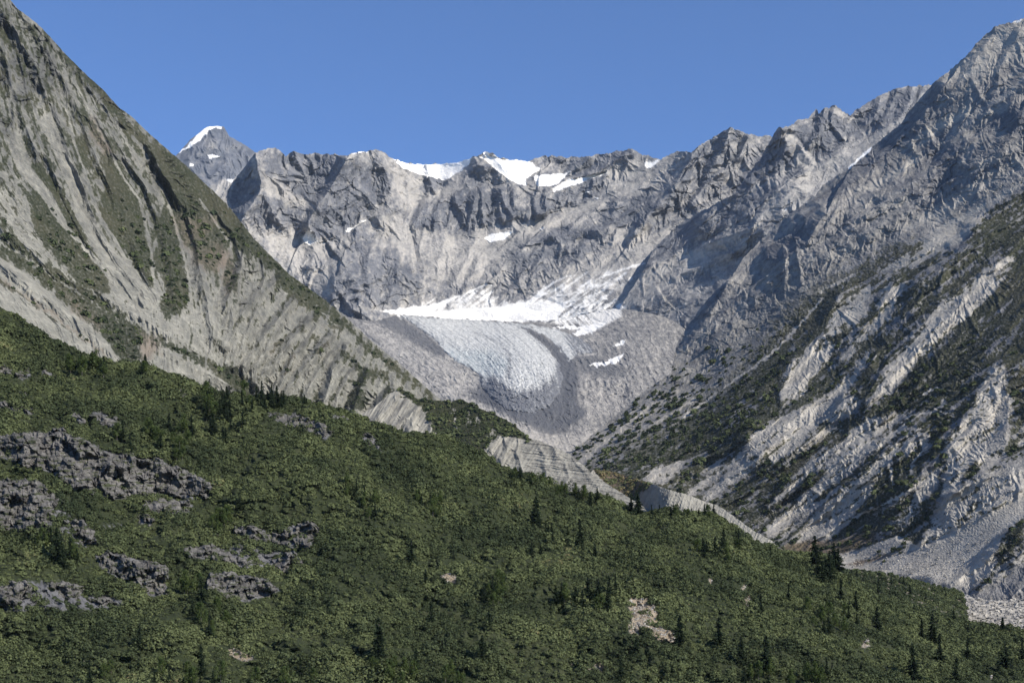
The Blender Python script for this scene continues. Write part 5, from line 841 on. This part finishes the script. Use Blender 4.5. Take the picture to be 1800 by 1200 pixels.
def tube(H, r0, r1, lean=0., n=6, segs=5, rg=None):
    z = np.linspace(0, H, segs+1); r = r0+(r1-r0)*z/H; th = np.arange(n)*2*np.pi/n
    V = np.stack([r[:, None]*np.cos(th)+lean*z[:, None]**1.3/H, r[:, None]*np.sin(th)+0*z[:, None], z[:, None]+0*th], -1).reshape(-1, 3)
    F = [[i*n+j, i*n+(j+1) % n, (i+1)*n+(j+1) % n, (i+1)*n+j] for i in range(segs) for j in range(n)]; return V, np.array(F)
def conifer(seed, slim=.2, ragged=.25, base=.06):
    """unit tree 1 m tall: whorls of drooping boughs, each bough a run of needle sprays"""
    rg = np.random.default_rng(seed); T = []; tone = []
    nw = 24
    for i in range(nw):
        z = base+(1-base)*(i/nw)**.92; R = slim*(1-z)**.8*(1+ragged*rg.normal()*.6)+.008; nb = int(9-4*z)
        for j in range(nb):
            th = rg.random()*6.28; L_ = R*(.75+.5*rg.random()); ns = max(2, int(L_/.022)); tn = rg.random()
            for q in range(ns):
                f = (q+.6)/ns; c = np.array([math.cos(th)*L_*f, math.sin(th)*L_*f, z-.28*L_*f+.10*L_*f*f+rg.normal()*.004]); s = .036*(1.2-.5*f)
                for _ in range(2):
                    d = np.array([math.cos(th), math.sin(th), -.35])*.9+rg.normal(size=3)*.35; d /= np.linalg.norm(d); e = np.cross(d, rg.normal(size=3)); e /= np.linalg.norm(e)
                    T += [c+d*s*1.3, c-d*s*.5+e*s*.8, c-d*s*.5-e*s*.8]; tone += [np.clip(.25+.5*f*tn+.15*rg.normal(), 0, 1)]*3
    for i in range(5):
        c = np.array([0, 0, 1-.012*i]); T += [c+np.array([0, 0, .014]), c+np.array([.006+.002*i, 0, -.012]), c+np.array([-.006-.002*i, .004, -.012])]; tone += [.4]*3
    T = np.array(T); M = np.zeros((len(T), 4), np.float32); M[:, 0] = tone; return T, M
def broad(seed, wid=.32):
    rg = np.random.default_rng(seed); T = []; tone = []
    clumps = [(rg.normal(size=2)*wid*.38, .22+.68*rg.random(), rg.random()) for _ in range(26)]
    for c2, z, tn in clumps:
        c2 = c2*(1.15-.75*z); r = .115*(1.2-.55*z)
        for _ in range(52):
            d = rg.normal(size=3); d /= np.linalg.norm(d); c = np.array([c2[0], c2[1], z])+d*r*(.7+.4*rg.random())*np.array([1, 1, 1.25]); s = .021
            e1 = np.cross(d, rg.normal(size=3)); e1 /= np.linalg.norm(e1); e2 = np.cross(d, e1)
            T += [c+e1*s*1.2, c-e1*s*.6+e2*s, c-e1*s*.6-e2*s]; tone += [np.clip(.3+.4*tn+.12*rg.normal(), 0, 1)]*3
    T = np.array(T); M = np.zeros((len(T), 4), np.float32); M[:, 0] = tone; return T, M
protos = {}
def proto(kind, i):
    if (kind, i) in protos: return protos[(kind, i)]
    if kind == 'c': T, M = conifer(400+i, slim=(.25, .31, .20, .28)[i], ragged=(.25, .4, .5, .3)[i], base=(.04, .03, .08, .02)[i])
    elif kind == 's': T, M = conifer(430+i, slim=.17, ragged=.7, base=.12)
    else: T, M = broad(460+i, (.32, .42, .26)[i % 3])
    cr = mesh_np("crown", T, np.arange(len(T)).reshape(-1, 3), {'mask': M}, mat=m_br if kind == 'b' else m_con)
    V, F = tube(1.0 if kind != 'b' else .75, .016 if kind != 'b' else .018, .003, .02); tr = mesh_np("trunk", V, F, {}, mat=mb)
    for q in (cr, tr): COL.objects.unlink(q)
    protos[(kind, i)] = (cr, tr); return protos[(kind, i)]
ntree = [0]
def tree(px, py, hpx, kind='c', var=0, label=None, group=None, which='h', mul=None):
    p = surf(px, py, which); Hm = hpx*(mul or random.uniform(.9, 1.3))*p[1]/FPX; cr, tr = proto(kind, var % (4 if kind == 'c' else 2 if kind == 's' else 3))
    e = bpy.data.objects.new("conifer_tree" if kind != 'b' else "broadleaf_tree", None); COL.objects.link(e); e.location = (p[0], p[1], p[2]-.03*Hm)
    wd = 1+.25*(random.random()-.5); e.scale = (Hm*wd, Hm*wd, Hm); e.rotation_euler = (R_(random.uniform(-2, 2)), R_(random.uniform(-2, 2)), random.uniform(0, 6.28))
    for q in (cr, tr):
        c = q.copy(); COL.objects.link(c); c.parent = e
    tag(e, label, 'tree', group); ntree[0] += 1; return e
NAMED = [
 (665, 1158, 58, 'c', 0, 'tallest dark conical spruce standing alone in the lower middle thicket'), (1193, 1138, 46, 'c', 3, 'dark spruce at the right edge of the large tan soil slide'),
 (1122, 903, 30, 'c', 1, 'dark spruce on the crest in front of the pale gully wall'), (1109, 900, 26, 's', 0, 'thin spruce just left of the crest spruce before the gully wall'),
 (942, 925, 42, 'c', 0, 'dark spruce high on the slope below the striped bluff'), (1021, 962, 40, 's', 1, 'slim dark spruce mid slope right of the striped bluff'), (722, 994, 36, 'c', 1, 'broad spruce on the middle slope left of the small tan patch'),
 (1542, 1110, 36, 'c', 3, 'lone spruce on the pale edged slope at lower right'), (1606, 1193, 50, 's', 0, 'tall thin spruce at the bottom edge of the lower right'), (1651, 1168, 44, 's', 1, 'slender spruce on the lower right slope beneath the bare rock spot'),
 (1700, 1166, 36, 's', 0, 'sparse spruce right of the slender spruce at lower right'), (1767, 1180, 42, 'c', 1, 'spruce near the right edge in the bottom corner'), (1478, 1060, 34, 's', 1, 'spruce below the dark tree cluster at the hill shoulder'), (1504, 1072, 28, 'c', 2, 'bushy spruce between the hill shoulder and the terrace'),
 (1303, 1168, 40, 'c', 0, 'dark spruce in the lower thicket, left of a pair'), (1346, 1180, 50, 's', 0, 'spindly spruce in the lower thicket, right one of a pair'), (756, 1100, 34, 's', 1, 'small spruce on the slope right of the tallest spruce'), (748, 1033, 26, 'c', 2, 'squat spruce above and right of the tallest spruce'),
 (846, 1158, 34, 'c', 1, 'spruce low on the slope between the tallest spruce and the tan soil spots'), (858, 1108, 30, 's', 0, 'dim spruce in a hollow left of centre in the lower thicket'), (1638, 1130, 42, 'c', 0, 'dark spruce beside the bare rock spot in the lower right shrubs'), (1620, 1124, 30, 'c', 2, 'bushy dark spruce left of the bare rock spot'),
 (1337, 1083, 32, 's', 1, 'small upright tree under the tan scar at right centre'), (1262, 1140, 44, 's', 0, 'tall dim spruce right of the large tan soil slide'), (1385, 1062, 30, 's', 1, 'thin spruce on the slope below the shoulder cluster'), (1513, 1190, 22, 'c', 0, 'small dark spruce at the lower right bottom edge'),
 (1680, 1198, 34, 'c', 2, 'spruce cut by the bottom edge at lower right'), (1797, 1165, 36, 's', 1, 'spruce at the right edge above the corner'), (1762, 1112, 22, 'c', 3, 'small spruce on the bank below the river bed'), (1676, 1096, 20, 's', 0, 'tiny spruce at the tip of the bank by the river bed'),
 (1118, 1150, 26, 'c', 3, 'low dark spruce below the tan soil slide'), (1092, 1195, 34, 's', 0, 'thin dark spruce at the bottom edge below the tan soil spots'), (355, 1190, 46, 's', 1, 'tall dark spruce at the bottom left edge'), (245, 1140, 36, 'c', 2, 'upright spruce in the lower left thicket'),
 (100, 985, 46, 'c', 1, 'dark spruce beneath the slabby left cliff'), (1045, 985, 24, 'c', 0, 'small spruce on the slope left of the terrace rise')]
for t in NAMED:
    tree(*t[:5], label=t[5], group='named spruces on the hillside', mul=1.32)
CL = [  # outline, count, height px range, kinds, label, group
 ([(1420, 1005), (1435, 985), (1475, 990), (1480, 1030), (1440, 1030)], 10, (30, 46), 'ccs', 'dark spruce in the tight cluster on the hill shoulder above the terrace', 'spruce cluster on the hill shoulder'),
 ([(365, 700), (385, 690), (440, 700), (455, 740), (430, 790), (380, 790), (360, 740)], 22, (22, 34), 'cscb', 'dark spruce in the grove on the crest left of the slanting rock overhang', 'spruce grove on the left crest'),
 ([(440, 708), (470, 695), (510, 697), (500, 725), (455, 730)], 12, (18, 32), 'ccs', 'dark spruce standing on the crest above the slanting rock overhang', 'crest spruces above the overhang'),
 ([(505, 706), (545, 708), (560, 716), (510, 714)], 4, (12, 18), 'c', 'small pointed spruce on the crest against the pale eroded flank', 'small pointed crest spruces'),
 ([(100, 640), (180, 640), (185, 665), (110, 662)], 14, (22, 34), 'bbc', 'tall dark green bushy tree in the clump high on the left hill', 'bushy clump high on the left hill'),
 ([(235, 640), (265, 645), (260, 665), (238, 665)], 5, (16, 26), 'bc', 'dark bushy tree below the brown earth patch', 'bushy trees below the brown earth'),
 ([(195, 770), (340, 760), (350, 800), (300, 815), (200, 790)], 16, (24, 38), 'bbs', 'upright leafy tree in the row above the large grey cliff', 'leafy row above the cliff'),
 ([(40, 960), (130, 950), (140, 1000), (50, 1010)], 12, (26, 44), 'bcs', 'upright tree in the grove under the slabby left cliff', 'grove under the left cliff'),
 ([(310, 1040), (350, 1040), (420, 1110), (370, 1130), (300, 1060)], 12, (28, 44), 'bbs', 'leafy tree in the belt below the dark cleft', 'leafy belt below the cleft'),
 ([(975, 1055), (1100, 1040), (1110, 1075), (980, 1080)], 16, (26, 42), 'sbsc', 'slim tree in the dark grove on the middle slope', 'dark grove on the middle slope'),
 ([(835, 1040), (905, 1035), (900, 1065), (850, 1070)], 8, (24, 38), 'bsb', 'leafy tree in the small stand left of the dark grove', 'small stand on the middle slope'),
 ([(900, 835), (950, 850), (1010, 870), (1070, 885), (1060, 900), (960, 870), (900, 850)], 18, (16, 30), 'bcb', 'bushy tree on the crest in front of the striped bluff', 'crest trees before the striped bluff'),
 ([(1140, 900), (1200, 905), (1255, 903), (1250, 912), (1150, 915)], 14, (12, 24), 'ssb', 'thin sparse tree on the crest before the gully wall', 'thin trees on the crest'),
 ([(1215, 975), (1260, 960), (1300, 950), (1360, 985), (1330, 1010), (1240, 990)], 12, (22, 34), 'csb', 'dark tree on the shaded slope behind the shoulder cluster', 'dark trees behind the shoulder'),
 ([(600, 850), (680, 880), (700, 920), (620, 910)], 10, (20, 34), 'bbs', 'leafy tree in the clump on the upper middle slope', 'clump on the upper middle slope'),
 ([(720, 880), (800, 885), (790, 910), (730, 905)], 8, (20, 32), 'bbc', 'leafy tree in the clump right of the upper middle clump', 'second clump on the upper middle slope'),
 ([(350, 900), (420, 880), (430, 930), (370, 950)], 10, (22, 36), 'bbs', 'leafy tree in the clump between the large cliff and the ledges', 'clump between cliff and ledges'),
 ([(900, 900), (1000, 930), (1010, 990), (930, 980)], 8, (18, 32), 'cs', 'small dark spruce scattered on the upper right slope', 'scattered spruces on the upper right slope'),
 ([(500, 1190), (800, 1180), (820, 1215), (500, 1215)], 20, (26, 42), 'bbs', 'leafy tree along the bottom edge left of centre', 'leafy trees along the bottom edge'),
 ([(150, 1180), (460, 1190), (460, 1215), (150, 1215)], 12, (26, 44), 'bbs', 'leafy tree along the bottom left edge', 'leafy trees along the bottom left edge'),
 ([(1280, 1190), (1460, 1190), (1480, 1215), (1280, 1215)], 12, (26, 40), 'bsb', 'leafy tree along the bottom edge right of centre', 'leafy trees along the right bottom edge'),
 ([(1390, 1080), (1460, 1060), (1520, 1110), (1450, 1120)], 12, (20, 34), 'bbs', 'leafy tree in the stand below the hill shoulder', 'stand below the hill shoulder')]
def inpoly(x, y, p): return bool(inside(np.array([x]), np.array([y]), p)[0])
rr = random.Random(5)
hx = [p[0] for p in TOPH]; hyy = [p[1] for p in TOPH]
for poly, n, (h0, h1), ks, lab, grp in CL:
    xs_ = [p[0] for p in poly]; ys_ = [p[1] for p in poly]; c = 0; tries = 0
    while c < n and tries < 4000:
        tries += 1
        x = rr.uniform(min(xs_), max(xs_)); y = rr.uniform(min(ys_), max(ys_))
        if not inpoly(x, y, poly): continue
        y = max(y, np.interp(x, hx, hyy)+2)
        tree(x, y, rr.uniform(h0, h1), ks[c % len(ks)], rr.randrange(6), lab.replace('spruce', 'spruce'), grp); c += 1
# terrace and bank spruces
for i in range(12):
    x = rr.uniform(1480, 1690); y = 1003+(x-1475)*.17+rr.uniform(4, 30)
    tree(x, y, rr.uniform(10, 18), rr.choice('cs'), i, 'small dark spruce on the flat terrace beside the river bed', 'small spruces on the terrace', 't')
print("trees", ntree[0])

# ------------------------------------------------------------------ air
hz = mesh_np("haze", np.array([(x, y, z) for x in (-9000, 9000) for y in (-1500, 17000) for z in (-8, 5200)]), np.array([[0, 1, 3, 2], [4, 6, 7, 5], [0, 4, 5, 1], [2, 3, 7, 6], [0, 2, 6, 4], [1, 5, 7, 3]]))
mh = bpy.data.materials.new("haze_air"); mh.use_nodes = True; nt = mh.node_tree; nt.nodes.remove(nt.nodes['Principled BSDF'])
pv = N(nt, "ShaderNodeVolumePrincipled"); pv.inputs['Color'].default_value = (.62, .75, .95, 1); pv.inputs['Density'].default_value = 0.9e-5; pv.inputs['Anisotropy'].default_value = 0.0
nt.links.new(pv.outputs[0], nt.nodes['Material Output'].inputs['Volume']); hz.data.materials.append(mh); tag(hz, kind='stuff')
tag(hz, 'thin pale blue air between the camera and the far mountains', 'haze')
